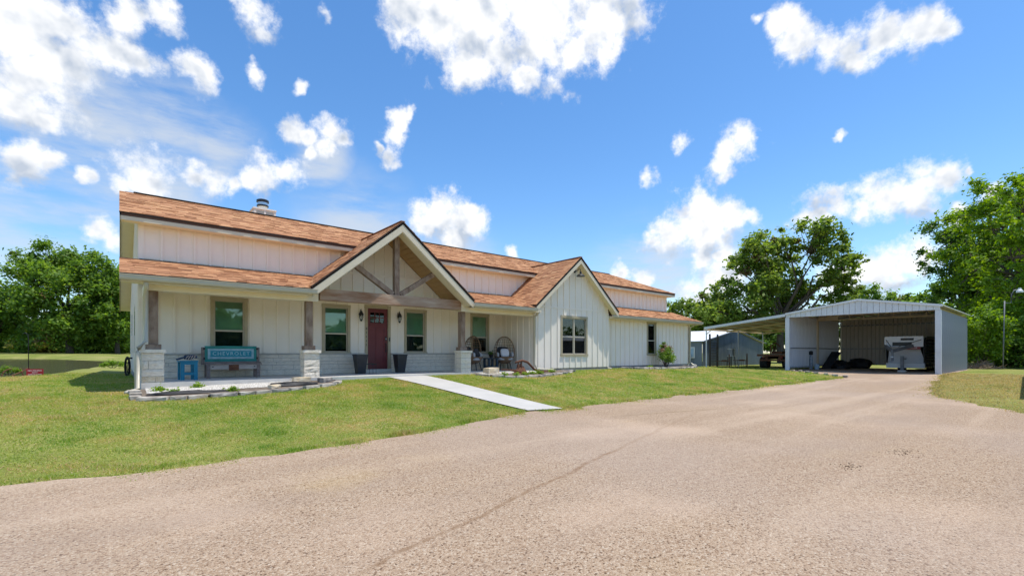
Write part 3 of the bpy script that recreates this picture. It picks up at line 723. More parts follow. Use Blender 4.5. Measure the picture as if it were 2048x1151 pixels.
def gable_roof(cx_, cz, slope, half, yf, lowfn, wall_end):
    """two slopes running back along +y from yf; both end on the lower roof, the clerestory or the main roof"""
    r = None
    for sgn in (-1, 1):
        ez = cz - slope * half
        def yend(x):
            z = cz - slope * abs(x - cx_)
            if z > EZ: return min(EY + (z - EZ) / .4430 + .12, RY)
            ly = lowfn(z)
            return min(WY - .03, ly)
        xs_ = [half, half * .9, half * .8, (cz - 4.18) / slope, (cz - EZ) / slope + .001, (cz - EZ) / slope - .01, 0]
        pts = [(cx_ + sgn * half, yf, ez), (cx_, yf, cz), (cx_, yend(cx_), cz)] + [(cx_ + sgn * v, yend(cx_ + sgn * v), cz - slope * v) for v in reversed(xs_[:-1])]
        s_ = slab('gable_slope' if r else 'gable_roof', pts, .09, 'under', r or house)
        r = r or s_
        L_ = math.hypot(half, slope * half)
        shingles(r, (cx_ + sgn * half * 1.006, 0, ez + .004), (0, 1, 0), (-sgn * half, 0, slope * half), L_,
                 lambda t: (yf - .015, yend(cx_ + sgn * half * (1 - t / L_)) + .03))
        MB().prism([(cx_ + sgn * (half + .01), yf - .022, ez - .028), (cx_, yf - .022, cz - .018), (cx_, yf - .022, cz + .012), (cx_ + sgn * (half + .01), yf - .022, ez)], (0, .02, 0)).build('drip_edge', 'drip', r)
    MB().bar((cx_, yf - .01, cz + .022), (cx_, EY + (cz - EZ) / .443, cz + .022), .16, .02).build('ridge_cap', 'shingle', r)
    return r
eg = gable_roof(EGX, EGZ, EGS, 2.97, 14.6, lambda z: 14.6 + (z - EL) / .287 + .05, WY)
wg = gable_roof(WGX, WGZ, WGS, 2.82, 14.6, lambda z: 14.6 + max(z - EL, 0) / .287 + .45, WY)
def gable_boards(parent, cx_, cz, slope, half, y, drop, wd, m, th=.03, name='rake_board', x_in=0):
    for sgn in (-1, 1):
        MB().prism([(cx_ + sgn * half, y, cz - slope * half - drop), (cx_, y, cz - drop), (cx_, y, cz - drop - wd), (cx_ + sgn * half, y, cz - slope * half - drop - wd)], (0, th, 0)).build(name, m, parent)
gable_boards(eg, EGX, EGZ, EGS, 2.96, 14.6, .04, .30, 'fascia', .03)
gable_boards(eg, EGX, EGZ, EGS, 2.80, 14.632, .20, .17, 'fascia', .40, 'rake_soffit')
gable_boards(wg, WGX, WGZ, WGS, 2.81, 14.6, .04, .25, 'fascia', .03)
gable_boards(wg, WGX, WGZ, WGS, 2.78, 14.632, .13, .03, 'soffit', .366, 'rake_soffit')
# entry: recessed gable wall, plank soffit, timber truss
gwz = lambda x: EGZ - .14 - EGS * abs(x - EGX)
gwall = MB().prism([(4.5, 16.4, 3.45), (4.5, 16.4, gwz(4.5)), (EGX, 16.4, gwz(EGX)), (10.3, 16.4, gwz(10.3)), (10.3, 16.4, 3.45)], (0, .12, 0)).build('entry_gable_wall', 'siding', house)
x = 4.75
while x < 10.2:
    zt = gwz(x) - .05
    if zt > 3.5: bpiece('batten', 'siding', gwall, (x - .03, 16.37, 3.46), (x + .03, 16.401, zt))
    x += .405
bpiece('band_board', 'siding', gwall, (6.0 - .38, 16.376, 4.30), (8.8 + .38, 16.399, 4.38))
for sgn in (-1, 1):
    n = 18
    for k in range(n):
        u0, u1 = k / n * 2.93, ((k + 1) / n) * 2.93 - .012
        p = [(EGX + sgn * u0, 15.035, EGZ - .105 - EGS * u0), (EGX + sgn * u1, 15.035, EGZ - .105 - EGS * u1)]
        MB().prism([p[0], p[1], (p[1][0], 15.035, p[1][2] - .02), (p[0][0], 15.035, p[0][2] - .02)], (0, 1.36, 0)).build('soffit_plank', 'plank', eg)
MB().box((4.78, FY - .02, 3.15), (10.02, FY + .26, 3.50)).build('timber_girder', 'woodb', house)
MB().box((EGX - .09, FY + .03, 3.502), (EGX + .09, FY + .21, EGZ - .36)).build('king_post', 'wood', house)
for sgn in (-1, 1):
    MB().bar((EGX + sgn * .14, FY + .12, 3.53), (EGX + sgn * 1.50, FY + .12, EGZ - .20 - EGS * 1.50 - .12), .16, .17, up=(0, 1, 0)).build('timber_brace', 'wood', house)
# wing (front gable room)
WX0, WX1, WB = 13.87, 18.93, .80
WWIN = (15.60, 17.24, 1.44, 3.12)
ww = wall_y('wing_wall', WX0, WX1, WB, 3.55, FY, [WWIN])
wz = lambda x: WGZ - .12 - WGS * abs(x - WGX)
MB().prism([(WX0, FY, 3.552), (WX0, FY, wz(WX0)), (WGX, FY, wz(WGX)), (WX1, FY, wz(WX1)), (WX1, FY, 3.552)], (0, .14, 0)).build('gable_panel', 'siding', ww)
battens(ww, WX0 + .1, WX1 - .08, FY, k_(WB + .01), k_(3.52), [(WWIN[0]-.1, WWIN[1]+.1, WWIN[2]-.06, WWIN[3]+.11)], start=WX0 + .22)
battens(ww, WX0 + .1, WX1 - .08, FY, k_(3.60), lambda x: wz(x) - .03, [], start=WX0 + .22)
bpiece('band_board', 'siding', ww, (WX0, FY - .026, 3.525), (WX1, FY + .001, 3.595))
for x in (WX0, WX1): bpiece('corner_board', 'siding', ww, (x - (.022 if x == WX0 else .10), FY - .024, WB), (x + (.10 if x == WX0 else .022), FY + .001, 3.5))
window(*WWIN, FY, rail=2.24, mull=(16.42,), blind=(1, .15))
rw = MB().box((WX0, FY + .142, WB - .05), (WX0 + .14, WY - .001, 3.6)).build('porch_side_wall', 'siding', house)
y_ = FY + .35
while y_ < WY - .1:
    bpiece('batten', 'siding', rw, (WX0 - .034, y_ - .03, WB - .04), (WX0 + .001, y_ + .03, 3.4)); y_ += .405
MB().box((WX1 - .14, FY + .142, WB), (WX1, 15.598, 3.6)).build('porch_side_wall', 'siding', house)
RWIN = (23.30, 24.05, 1.44, 3.20)
rwl = wall_y('right_wall', WX1, XR, WB, 3.32, 15.6, [RWIN])
battens(rwl, WX1, XR - .08, 15.6, k_(WB + .01), k_(3.30), [(RWIN[0]-.1, RWIN[1]+.1, RWIN[2]-.06, RWIN[3]+.11)], start=WX1 + .2)
bpiece('corner_board', 'siding', rwl, (XR - .1, 15.576, WB), (XR + .022, 15.601, 3.3))
window(*RWIN, 15.6, rail=2.2, blind=(1, 0), curtain=True)
MB().box((WX0 + .015, FY + .015, .4), (WX1 - .015, FY + .13, WB - .001)).box((WX1 - .01, 15.615, .4), (XR - .015, 15.73, WB - .001)).build('foundation', 'found', house)
# downspouts
def spout(pts): return MB().tube(pts, .055, 8).build('downspout', 'gutter', house, smooth=True)
spout([(.50, 14.62, 3.25), (.50, 14.70, 3.12), (.50, 14.97, 2.95), (.50, 14.97, 1.80), (.36, 14.88, 1.62), (.33, 14.88, 1.5), (.33, 14.88, .62), (.25, 14.7, .56), (.12, 14.5, .54)])
spout([(13.80, 14.62, 3.28), (13.82, 14.8, 3.15), (13.82, 14.94, 3.05), (13.82, 14.94, 1.0), (13.84, 14.8, .8), (14.6, 14.55, .74)])
spout([(18.97, 15.05, 3.3), (18.99, 15.3, 3.1), (18.99, 15.5, 3.0), (18.99, 15.5, .95), (19.0, 15.3, .75), (19.05, 14.9, .70)])
spout([(27.80, 15.1, 3.3), (27.80, 15.5, 3.1), (27.80, 15.53, .9), (27.82, 15.3, .74), (27.86, 15.1, .70)])
# chimney
ch = MB().box((4.44, 22.6, 5.4), (5.28, 23.5, 7.72)).build('chimney', 'siding', house)
for x in (4.46, 4.84, 5.24): bpiece('chimney_trim', 'siding', ch, (x - .02, 22.57, 5.6), (x + .06, 22.60, 7.70))
bpiece('chimney_trim', 'siding', ch, (4.40, 22.55, 7.721), (5.32, 23.55, 7.79))
for x in (4.53, 4.91): bpiece('louvre', 'gutter', ch, (x, 22.585, 7.2), (x + .28, 22.599, 7.66))
MB().lathe((4.86, 23.0, 7.79), [(.20, 0), (.18, .1), (.18, .17)], 18).build('flue', 'siding', ch, smooth=False)
MB().lathe((4.86, 23.0, 7.96), [(.19, 0), (.24, .01), (.24, .06), (.19, .07)], 18).lathe((4.86, 23.0, 8.14), [(.22, 0), (.25, .01), (.25, .10), (.20, .13)], 18).build('flue_cap', 'black', ch)
MB().lathe((4.86, 23.0, 8.03), [(.21, 0), (.21, .11)], 18).build('flue_screen', 'silver', ch)
# gooseneck barn lamp on the wing
bl = MB().tube([(WGX - .02, FY - .02, 5.33), (WGX - .02, FY - .14, 5.33), (WGX - .02, FY - .26, 5.40), (WGX - .02, FY - .36, 5.38), (WGX - .02, FY - .38, 5.26)], .018, 8).lathe((WGX - .02, FY - .01, 5.33), [(.0, 0), (.001, 0)], 6).build('barn_lamp', 'black', house, smooth=True)
MB().lathe((WGX - .02, FY - .38, 5.05), [(.20, 0), (.19, .03), (.12, .09), (.05, .13), (.045, .23)], 18).build('lamp_shade', 'black', bl)
MB().prism([(WGX - .02 + .07 * math.cos(k * math.pi / 6), FY - .03, 5.33 + .07 * math.sin(k * math.pi / 6)) for k in range(12)], (0, .03, 0)).build('back_plate', 'black', bl)
# two carriage lanterns beside the door
def lantern(x):
    z = 2.68; y = WY - .13
    q = MB().tube([(x, WY - .02, z + .30), (x, WY - .08, z + .44), (x, y, z + .46), (x, y, z + .40)], .012, 7)
    q.lathe((x, y, z + .27), [(.085, 0), (.09, .015), (.06, .06), (.045, .11), (.015, .13)], 12)
    for k in range(6):
        a = k * math.pi / 3; q.tube([(x + .075*math.cos(a), y + .075*math.sin(a), z + .27), (x + .078*math.cos(a), y + .078*math.sin(a), z + .16), (x + .03*math.cos(a), y + .03*math.sin(a), z + .02)], .005, 5)
    q.lathe((x, y, z + .245), [(.095, 0), (.095, .022)], 12).lathe((x, y, z), [(.012, 0), (.03, .02), (.01, .03)], 8)
    q.box((x - .035, WY - .03, z + .2), (x + .035, WY - .019, z + .42))
    o = q.build('wall_lantern', 'black', house)
    MB().lathe((x, y, z + .03), [(.028, 0), (.068, .10), (.07, .21)], 12).build('lantern_glass', 'clear', o, smooth=True)
    return o
lantern(6.96); lantern(8.53)

# ------------------------------------------------------------------ foliage tools
def leaf_arrays(C, Rr, n, size, seed, squash=.8, up=.75, shell=.45):
    g_ = np.random.default_rng(seed); C = np.asarray(C, float); Rr = np.asarray(Rr, float)
    p = Rr ** 2; k = g_.choice(len(C), n, p=p / p.sum())
    d = g_.normal(size=(n, 3)); d /= np.linalg.norm(d, axis=1)[:, None]
    rr = np.clip(np.abs(g_.normal(0, .62, n)) ** .8, 0, 1.7)
    P_ = C[k] + d * (Rr[k] * rr)[:, None] * np.array([1, 1, squash])
    nn = d * .6 + g_.normal(size=(n, 3)) * .75 + np.array([0, 0, up]); nn /= np.linalg.norm(nn, axis=1)[:, None]
    a = np.cross(nn, g_.normal(size=(n, 3))); a /= np.linalg.norm(a, axis=1)[:, None] + 1e-9; b = np.cross(nn, a)
    s = size * g_.uniform(.55, 1.3, n)[:, None]
    V_ = np.stack([P_ - a * s * .75, P_ + b * s * .42 + nn * s * .12, P_ + a * s * .75, P_ - b * s * .42 + nn * s * .12], 1).reshape(-1, 3)
    F_ = np.arange(4 * n).reshape(n, 4)
    return V_, F_
def crown(parent, name, m, C, Rr, n, size, seed, kind=None, **kw):
    V_, F_ = leaf_arrays(C, Rr, n, size, seed, **kw); return np_mesh(name, V_, F_, m, parent, kind)
M['bark'] = mat('bark', (.075, .055, .04), (.15, .12, .095), 4, .9, .7, 14, stretch=(2, 2, .5), space='w')
M['leaf_mid'] = leaf_mat('leaf_mid', [(0.075, 0.149, 0.022), (0.128, 0.232, 0.033), (0.187, 0.307, 0.045), (0.105, 0.194, 0.026), (0.232, 0.329, 0.06)], .52)
M['leaf_dark'] = leaf_mat('leaf_dark', [(0.044, 0.102, 0.024), (0.081, 0.16, 0.029), (0.116, 0.212, 0.037), (0.065, 0.131, 0.026)], .48)
M['leaf_light'] = leaf_mat('leaf_light', [(.10, .19, .018), (.155, .28, .026), (.21, .33, .032), (.125, .235, .02), (.25, .355, .045)], .5)
M['leaf_oak'] = leaf_mat('leaf_oak', [(0.07, 0.133, 0.023), (0.125, 0.211, 0.031), (0.18, 0.272, 0.041), (0.218, 0.281, 0.055), (0.102, 0.172, 0.028)], .52)
M['leaf_dry'] = leaf_mat('leaf_dry', [(.14, .075, .03), (.20, .12, .05), (.10, .06, .025), (.16, .10, .04)], .25)
M['leaf_yellow'] = leaf_mat('leaf_yellow', [(0.156, 0.169, 0.033), (0.221, 0.221, 0.039), (0.117, 0.143, 0.026), (0.286, 0.247, 0.065)], .4)
def limb(b, p, q, r0, r1, rnd, k=5, wob=.06):
    p, q = Vector(p), Vector(q); L_ = (q - p).length; pts = []
    for i in range(k + 1):
        t = i / k; v = p.lerp(q, t); v.z += math.sin(t * math.pi) * L_ * .05
        if 0 < i < k: v += Vector((rnd.uniform(-1, 1), rnd.uniform(-1, 1), rnd.uniform(-1, 1))) * L_ * wob
        pts.append(v)
    b.tube(pts, [r0 + (r1 - r0) * i / k for i in range(k + 1)], 7); return pts
def tree(name, label, base, clumps, n, size, m, trunk_r, seed, fork=.35, trunk_top=None, group=None, extra=None, squash=.8, sub=7, **kw):
    """clumps: (dx, dy, dz, r) foliage masses relative to the base"""
    rnd = random.Random(seed); base = Vector(base); t = thing(name, label, 'tree', base, group=group)
    hi = max(c[2] for c in clumps); tt = Vector(trunk_top) if trunk_top else Vector((rnd.uniform(-.3, .3), rnd.uniform(-.3, .3), hi * fork))
    b = MB(); limb(b, base - Vector((0, 0, .3)), base + tt, trunk_r, trunk_r * .7, rnd, 4, .02)
    C = []; Rr = []
    for (dx, dy, dz, r) in clumps:
        e_ = base + Vector((dx, dy, dz)); st = base + tt
        pts = limb(b, st, e_, trunk_r * .42, .03, rnd)
        for q in range(sub):
            d = Vector((rnd.gauss(0, 1), rnd.gauss(0, 1), rnd.gauss(0, .7))).normalized(); c = e_ + d * r * rnd.uniform(.5, 1.15); rr = r * rnd.uniform(.32, .6)
            C.append(c); Rr.append(rr); limb(b, pts[-2], c, trunk_r * .12, .015, rnd, 3)
        C.append(e_); Rr.append(r * .5)
    b.build('trunk', 'bark', t, smooth=True)
    crown(t, 'crown', m, C, Rr, n, size, seed, squash=squash, **kw)
    if extra:
        ec = [c for i, c in enumerate(C) if rnd.random() < extra[1]] or C[:1]; er = [rnd.uniform(.35, .7) * np.mean(Rr) for _ in ec]
        crown(t, 'dry_leaves' if extra[0] == 'leaf_dry' else 'sunlit_leaves', extra[0], ec, er, extra[2], size, seed + 5, squash=squash)
    return t
def envelope(seed, n, rx, ry, z0, z1, r0, r1, shape=1.):
    """foliage masses spread over a rounded crown volume"""
    rnd = random.Random(seed); out = []
    for k in range(n):
        t = (k + rnd.random()) / n; z = z0 + (z1 - z0) * t; wd = math.sqrt(max(.05, 1 - (2 * t - 1) ** 2 * .85)) * (1 - .25 * t * shape)
        a = k * 2.4 + rnd.uniform(-.5, .5); q = rnd.uniform(.45, 1.0)
        out.append((rx * wd * q * math.cos(a), ry * wd * q * math.sin(a), z, rnd.uniform(r0, r1)))
    return out
def at(px, d):
    u = (px - CX) / FX; return ((CS + CC * u) * d, (CC - CS * u) * d)

# trees across the pond
x, y = at(140, 88)
tree('pond_tree', 'large rounded green tree on the far bank beside the house gable', (x, y, 1.3), envelope(3, 34, 10.0, 8, 2.8, 18.0, 2.8, 4.0, .6), 46000, .42, 'leaf_mid', .6, 3, fork=.3, extra=('leaf_dry', .12, 1500))
x, y = at(236, 92)
tree('pond_tree', 'dense tree half hidden behind the left end of the house', (x, y, 1.2), envelope(8, 16, 6, 6, 2.5, 14.5, 2.4, 3.4), 20000, .42, 'leaf_mid', .45, 8)
x, y = at(-40, 84)
tree('pond_tree', 'lower spreading tree with a leaning pale trunk on the pond bank', (x, y, 1.2), envelope(5, 14, 8, 6, 3.5, 11.5, 2.2, 3.4), 20000, .42, 'leaf_mid', .4, 5, trunk_top=(2.4, 0, 4.2))
for i, (px, d, rx, h, mm, lb) in enumerate(((-10, 112, 6, 8.5, 'leaf_dark', 'dark thicket tree behind the leaning pale trunk across the pond'), (40, 108, 5, 7, 'leaf_dark', 'dark thicket tree directly behind the tall black hook pole'),
        (85, 106, 4.6, 6.2, 'leaf_yellow', 'yellow green thicket bush on the far bank'), (125, 108, 5, 7.5, 'leaf_dark', 'dark thicket tree next to the yellow green bush across the pond'), (165, 106, 5, 7, 'leaf_mid', 'mid green thicket tree under the large rounded tree'),
        (205, 104, 5, 7.5, 'leaf_dark', 'dark thicket tree beyond the hanging garden hose'), (248, 104, 5, 8, 'leaf_mid', 'mid green thicket tree partly hidden by the house wall'))):
    x, y = at(px, d)
    tree('bank_shrub', lb,
         (x, y, 1.4), envelope(30 + i, 12, rx, 4.5, .4, h, 1.8, 2.7), 12000, .42, mm, .22, 30 + i, group='thicket on the far bank', sub=5, up=.5)
x, y = at(10, 150); crown(None, 'distant_woods', 'leaf_dark', [(x + i * 7 + R.uniform(-3, 3), y + 14 - i * 4, 2 + R.uniform(0, 5)) for i in range(-9, 12)], [R.uniform(6, 9) for i in range(21)], 26000, .8, 77)
tag(bpy.data.objects['distant_woods'], 'dark far woods behind the pond', 'woods', kind='stuff')
# oak behind the lean-to
OAK = [(2.76, -2.4, 16.26, 2.02), (5.01, -0.8, 16.38, 1.75), (0.83, 0.8, 15.36, 1.89), (-2.18, 2.4, 15.61, 1.89), (-3.98, -1.6, 14.33, 1.89), (-5.26, 0.0, 12.92, 1.62), (-0.13, 1.6, 13.17, 2.16), (3.85, -2.4, 13.69, 1.89), (-3.21, -0.8, 11.76, 2.16), (-0.64, 0.8, 10.61, 2.29), (2.7, 2.4, 10.86, 2.02), (7.06, -1.6, 13.17, 1.62), (8.99, 0.0, 12.66, 1.35), (7.83, 1.6, 11.57, 1.48), (5.78, -2.4, 10.48, 1.62), (8.22, -0.8, 9.32, 1.48), (4.04, 0.8, 8.68, 2.16), (0.64, 2.4, 7.91, 2.43), (-3.21, -1.6, 8.68, 2.29), (-6.42, 0.0, 9.32, 1.89), (-8.34, 1.6, 7.65, 2.02), (-10.4, -2.4, 6.5, 1.89), (-5.78, -0.8, 6.24, 2.43), (-1.93, 0.8, 5.99, 2.43), (2.57, 2.4, 5.99, 2.29), (6.42, -1.6, 7.27, 1.75)]
ex, ey = CC, -CS                      # sideways direction in plan, so the crown spreads across the view
x, y = at(1562, 60)
tree('oak_tree', 'tall open crowned oak with brown leaf patches standing behind the lean-to roof', (x, y, .2), [(a * ex + b_ * CS, a * ey + b_ * CC, z, r * 1.12) for a, b_, z, r in OAK], 31000, .34, 'leaf_oak', .5, 21, fork=.3, extra=('leaf_dry', .05, 1600), sub=9, squash=.7)
x, y = at(1425, 64)
tree('oak_tree', 'lower dark oak filling the gap between house and carport', (x, y, .2), envelope(41, 14, 5.5, 4, 2.6, 8.0, 1.6, 2.4), 12000, .32, 'leaf_oak', .3, 41)
x, y = at(1350, 60)
tree('oak_tree', 'small leafy tree peeping over the right end of the house roof', (x, y, .2), envelope(42, 9, 2.2, 2.2, 3.5, 7.4, .9, 1.4), 5000, .26, 'leaf_oak', .2, 42)
for i, (px, d, rx, h, mm, lb) in enumerate(((1745, 78, 4, 12.2, 'leaf_mid', 'pointed green tree behind the carport ridge'), (1790, 80, 5, 11.0, 'leaf_yellow', 'yellowish tree behind the carport roof'),
        (1845, 70, 5, 10.6, 'leaf_mid', 'rounded green tree behind the carport roof'), (1668, 84, 4, 9.5, 'leaf_oak', 'distant tree between the oak and the carport ridge'), (1545, 90, 4, 6.5, 'leaf_dark', 'small distant tree seen under the lean-to roof'),
        (1505, 100, 5, 6.6, 'leaf_dark', 'faint distant tree seen past the lean-to posts'))):
    x, y = at(px, d); tree('background_tree', lb, (x, y, .4), envelope(50 + i, 13, rx, rx, 2.5, h - 1, 1.5, 2.2), 9000, .34, mm, .25, 50 + i)
x, y = at(1932, 58)
tree('dark_tree', 'tall dark green tree rising behind the right side of the carport', (x, y, .2), envelope(61, 26, 4.2, 4.2, 2.0, 17.5, 1.7, 2.6, .8), 28000, .27, 'leaf_dark', .4, 61)
x, y = at(2035, 48)
tree('bright_tree', 'very tall yellow green tree towering beside the yard light', (x, y, .2), envelope(62, 32, 5.2, 5, 3.0, 19.0, 1.6, 2.6, .5), 32000, .24, 'leaf_light', .42, 62, fork=.5)
x, y = at(1990, 54)
tree('bright_tree', 'mid green tree between the dark tree and the tall yellow green one', (x, y, .2), envelope(63, 20, 3.6, 3.6, 3.0, 15.0, 1.4, 2.1, .4), 17000, .25, 'leaf_mid', .35, 63)
x, y = at(2110, 40)
tree('bright_tree', 'tall tree at the edge of the yard overhanging the mown grass', (x, y, .2), envelope(64, 24, 4.0, 4.0, 4.0, 17.0, 1.5, 2.2, .4), 17000, .25, 'leaf_light', .4, 64, fork=.5)
def shrub(name, label, base, clumps, n, size, m, seed, cat='shrub', group=None, **kw):
    t = thing(name, label, cat, base, group=group); rnd = random.Random(seed); b = MB(); base = Vector(base)
    for c in clumps: limb(b, base - Vector((0, 0, .05)), base + Vector(c[:3]), .025 + .01 * c[3], .008, rnd, 4, .05)
    b.build('stem', 'bark', t); crown(t, 'foliage', m, [base + Vector(c[:3]) for c in clumps], [c[3] for c in clumps], n, size, seed, **kw); return t
for i, (px, d, rx, h, mm, lb, n) in enumerate(((1962, 38.5, 1.5, 4.8, 'leaf_light', 'bright leafy bush pressed against the carport side wall', 9000), (1992, 41, 2.0, 5.4, 'leaf_light', 'dense green bush behind the brush heap', 8500),
        (2030, 45, 2.6, 6.2, 'leaf_mid', 'large green bush behind the yard light pole', 9000), (2000, 41.5, 1.2, 2.3, 'leaf_yellow', 'dry yellowish bush at the foot of the yard light pole', 3500), (2040, 41, 1.6, 1.9, 'leaf_dark', 'low dark bush right of the yard light pole', 4000),
        (2070, 40, 2.0, 4.0, 'leaf_dry', 'brown drying vine heap at the edge of the yard', 5000), (2095, 37, 2.2, 4.5, 'leaf_mid', 'green bush at the edge of the mown grass', 6000))):
    x, y = at(px, d); shrub('yard_bush', lb, (x, y, gz(x, y)), envelope(70 + i, 14, rx, rx, .3, h, .5, .95), n, .17, mm, 70 + i)

# woods across the lane behind the viewer, mirrored in the windows
C = [(R.uniform(-90, 330), R.uniform(-118, -95), R.uniform(1, 10)) for i in range(150)]
o = crown(None, 'lane_woods', 'leaf_dark', C, [R.uniform(4, 6.5) for i in C], 46000, 2.2, 91); tag(o, 'dark green woods across the lane facing the house front', 'woods', kind='stuff')

# ------------------------------------------------------------------ carport
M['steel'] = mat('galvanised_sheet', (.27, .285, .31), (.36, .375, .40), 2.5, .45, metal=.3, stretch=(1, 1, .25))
M['white_steel'] = mat('white_steel', (.66, .67, .68), (.74, .75, .76), 2, .45)
M['tan_steel'] = mat('tan_steel', (.62, .50, .34), (.68, .555, .385), 2, .5)
M['roof_white'] = mat('white_roof_sheet', (.74, .745, .75), (.80, .80, .80), .6, .4)
M['steel_in'] = mat('lightened_back_sheet', (.56, .51, .45), (.66, .60, .53), 2.5, .6, stretch=(1, 1, .25))  # brownish back sheet, colour lightened in place of fill light indoors
CX0, CX1, CY0, CY1, CRY = 38., 50., 5.1, 13.45, 9.1
CG, CEZ, CRZ = .12, 4.38, 5.06
cp = thing('carport', 'galvanised steel carport with open gable front and lean-to roof', 'carport', (44, 9.2, .16))
def ribbed(width, height, pitch=.3, depth=.085, m='steel'):
    """one corrugated sheet standing in x-z, ribs towards -y"""
    n = int(round(width / pitch)); prof = [(0, 0)]
    for k in range(n):
        x = k * pitch; prof += [(x + .10, 0), (x + .125, -depth), (x + .175, -depth), (x + .20, 0)]
    prof.append((width, 0)); vs = [(x, y, 0) for x, y in prof] + [(x, y, height) for x, y in prof]; q = len(prof)
    b = MB().add(vs, [(i, i+1, q+i+1, q+i) for i in range(q-1)])
    me = b.mesh('ribbed_sheet'); me.materials.append(M[m]); return me
side_h = CEZ - .34
sh_side = ribbed(.90, side_h - .1); M['steel_left'] = mat('lit_tone_sheet', (.50, .515, .54), (.60, .615, .64), 2.5, .45, metal=.2, stretch=(1, 1, .25)); sh_left = ribbed(.90, side_h - .1, m='steel_left'); sh_back = ribbed(.90, 4.3 - .38, m='steel_in')  # left wall gets a brighter steel colour, standing in for light on its inside
lwl = MB().bar((CX0, CY1 - .04, .42), (CX1, CY1 - .04, .42), .06, .09).bar((CX0, CY1 - .06, 1.86), (CX1, CY1 - .06, 1.86), .06, .07).build('left_wall', 'steel', cp)
for k in range(13): piece(sh_left, 'wall_panel', lwl, (CX0 + .15 + k * .9, CY1, .36))
rwl_ = MB().bar((CX0, CY0 + .04, .5), (CX1, CY0 + .04, .5), .06, .09).bar((CX0, CY0 + .06, 1.86), (CX1, CY0 + .06, 1.86), .06, .07).build('right_wall', 'steel', cp)
for k in range(13): piece(sh_side, 'wall_panel', rwl_, (CX0 + .15 + k * .9, CY0, .18))
bwl = MB().bar((CX1 - .05, CY0, .5), (CX1 - .05, CY1, .5), .06, .09).bar((CX1 - .05, CY0, 1.86), (CX1 - .05, CY1, 1.86), .05, .06).bar((CX1 - .05, CY0, 3.9), (CX1 - .05, CY1, 3.9), .06, .12).build('back_wall', 'steel', cp)
for k in range(9): piece(sh_back, 'wall_panel', bwl, (CX1, CY0 + .12 + (k + 1) * .9, .45), (1, 1, 1), (0, 0, rad(-90)))
for y in (CY0, CY1):
    MB().box((CX0 - .04, y - .14, .05), (CX0 + .12, y + .14, CEZ - .28)).build('front_post', 'white_steel', cp)
MB().prism([(CX1 + .03, CY0, 4.2), (CX1 + .03, CY1, 4.2), (CX1 + .03, CY1, CEZ - .03), (CX1 + .03, CRY, CRZ - .03), (CX1 + .03, CY0, CEZ - .05)], (.03, 0, 0)).build('gable_sheet', 'steel_in', bwl)
# front gable header of upright sheets
hz0 = 4.16; hd = MB().bar((CX0 + .02, CY0 + .16, hz0), (CX0 + .02, CY1 - .16, hz0), .10, .10).build('header', 'white_steel', cp)
rz_ = lambda y: CRZ - .03 - (CRZ - CEZ) * abs(y - CRY) / (CY1 - CRY if y > CRY else CRY - CY0)
n = 26; ww_ = (CY1 - CY0 + .2) / n
for k in range(n):
    y0 = CY0 - .1 + k * ww_; y1 = y0 + ww_ - .018
    MB().prism([(CX0 - .06, y0, hz0 - .05), (CX0 - .06, y1, hz0 - .05), (CX0 - .06, y1, max(rz_(y1), hz0)), (CX0 - .06, y0, max(rz_(y0), hz0))], (.02, 0, 0)).build('gable_sheet', 'white_steel', hd)
rf = MB()
rf.prism([(CX0 - .12, CY0 - .22, CEZ - .02), (CX0 - .12, CRY, CRZ), (CX0 - .12, CRY, CRZ + .04), (CX0 - .12, CY0 - .22, CEZ + .02)], (12.2, 0, 0)).prism([(CX0 - .12, CRY, CRZ), (CX0 - .12, CY1 + .1, CEZ), (CX0 - .12, CY1 + .1, CEZ + .04), (CX0 - .12, CRY, CRZ + .04)], (12.2, 0, 0))
rfo = rf.build('carport_roof', 'roof_white', cp)
MB().bar((CX0 - .14, CY0 - .22, CEZ - .03), (CX0 - .14, CRY, CRZ - .01), .03, .13).bar((CX0 - .14, CY1 + .1, CEZ - .01), (CX0 - .14, CRY, CRZ - .01), .03, .13).build('rake_trim', 'roof_white', rfo)
for k in range(14):
    y = CY0 + .2 + k * (CY1 - CY0 - .4) / 13
    MB().bar((CX0 + .1, y, rz_(y) - .07), (CX1, y, rz_(y) - .07), .05, .10).build('purlin', 'tan_steel', rfo)
# inner truss frame half way back
tr = MB().bar((44, CY0 + .1, 4.12), (44, CY1 - .1, 4.12), .07, .08).bar((44, CY0 + .1, 4.46), (44, CY1 - .1, 4.46), .07, .07)
for k in range(9):
    y = CY0 + .5 + k * .92; tr.bar((44, y, 4.14), (44, y, 4.45), .05, .05, up=(1, 0, 0))
tr.box((43.94, CY1 - .22, .12), (44.06, CY1 - .08, 4.2)).box((43.94, CY0 + .08, .12), (44.06, CY0 + .22, 4.2)).box((43.96, CY1 - 1.6, 4.16), (44.04, CY1 - .1, 4.42)).build('truss_frame', 'tan_steel', cp)
# lean-to roof
LY1, LZ1 = 19.85, 3.62
lt = MB().prism([(CX0 - .05, CY1 + .1, CEZ - .04), (CX0 - .05, LY1, LZ1), (CX0 - .05, LY1, LZ1 + .04), (CX0 - .05, CY1 + .1, CEZ)], (11.6, 0, 0)).build('lean_to_roof', 'roof_white', cp)
MB().bar((CX0 - .08, CY1 + .12, CEZ - .09), (CX0 - .08, LY1 + .02, LZ1 - .05), .04, .20).build('fascia_channel', 'white_steel', lt)
for k in range(7):
    y = CY1 + .6 + k * .98; z = CEZ - .04 - (CEZ - LZ1) * (y - CY1) / (LY1 - CY1) - .09
    MB().bar((CX0, y, z), (49.5, y, z), .06, .14).build('purlin', 'tan_steel', lt)
for xx in (41.9, 45.6, 49.4): MB().bar((xx, CY1 + .1, CEZ - .28), (xx, LY1, LZ1 - .22), .08, .14).build('rafter', 'tan_steel', lt)
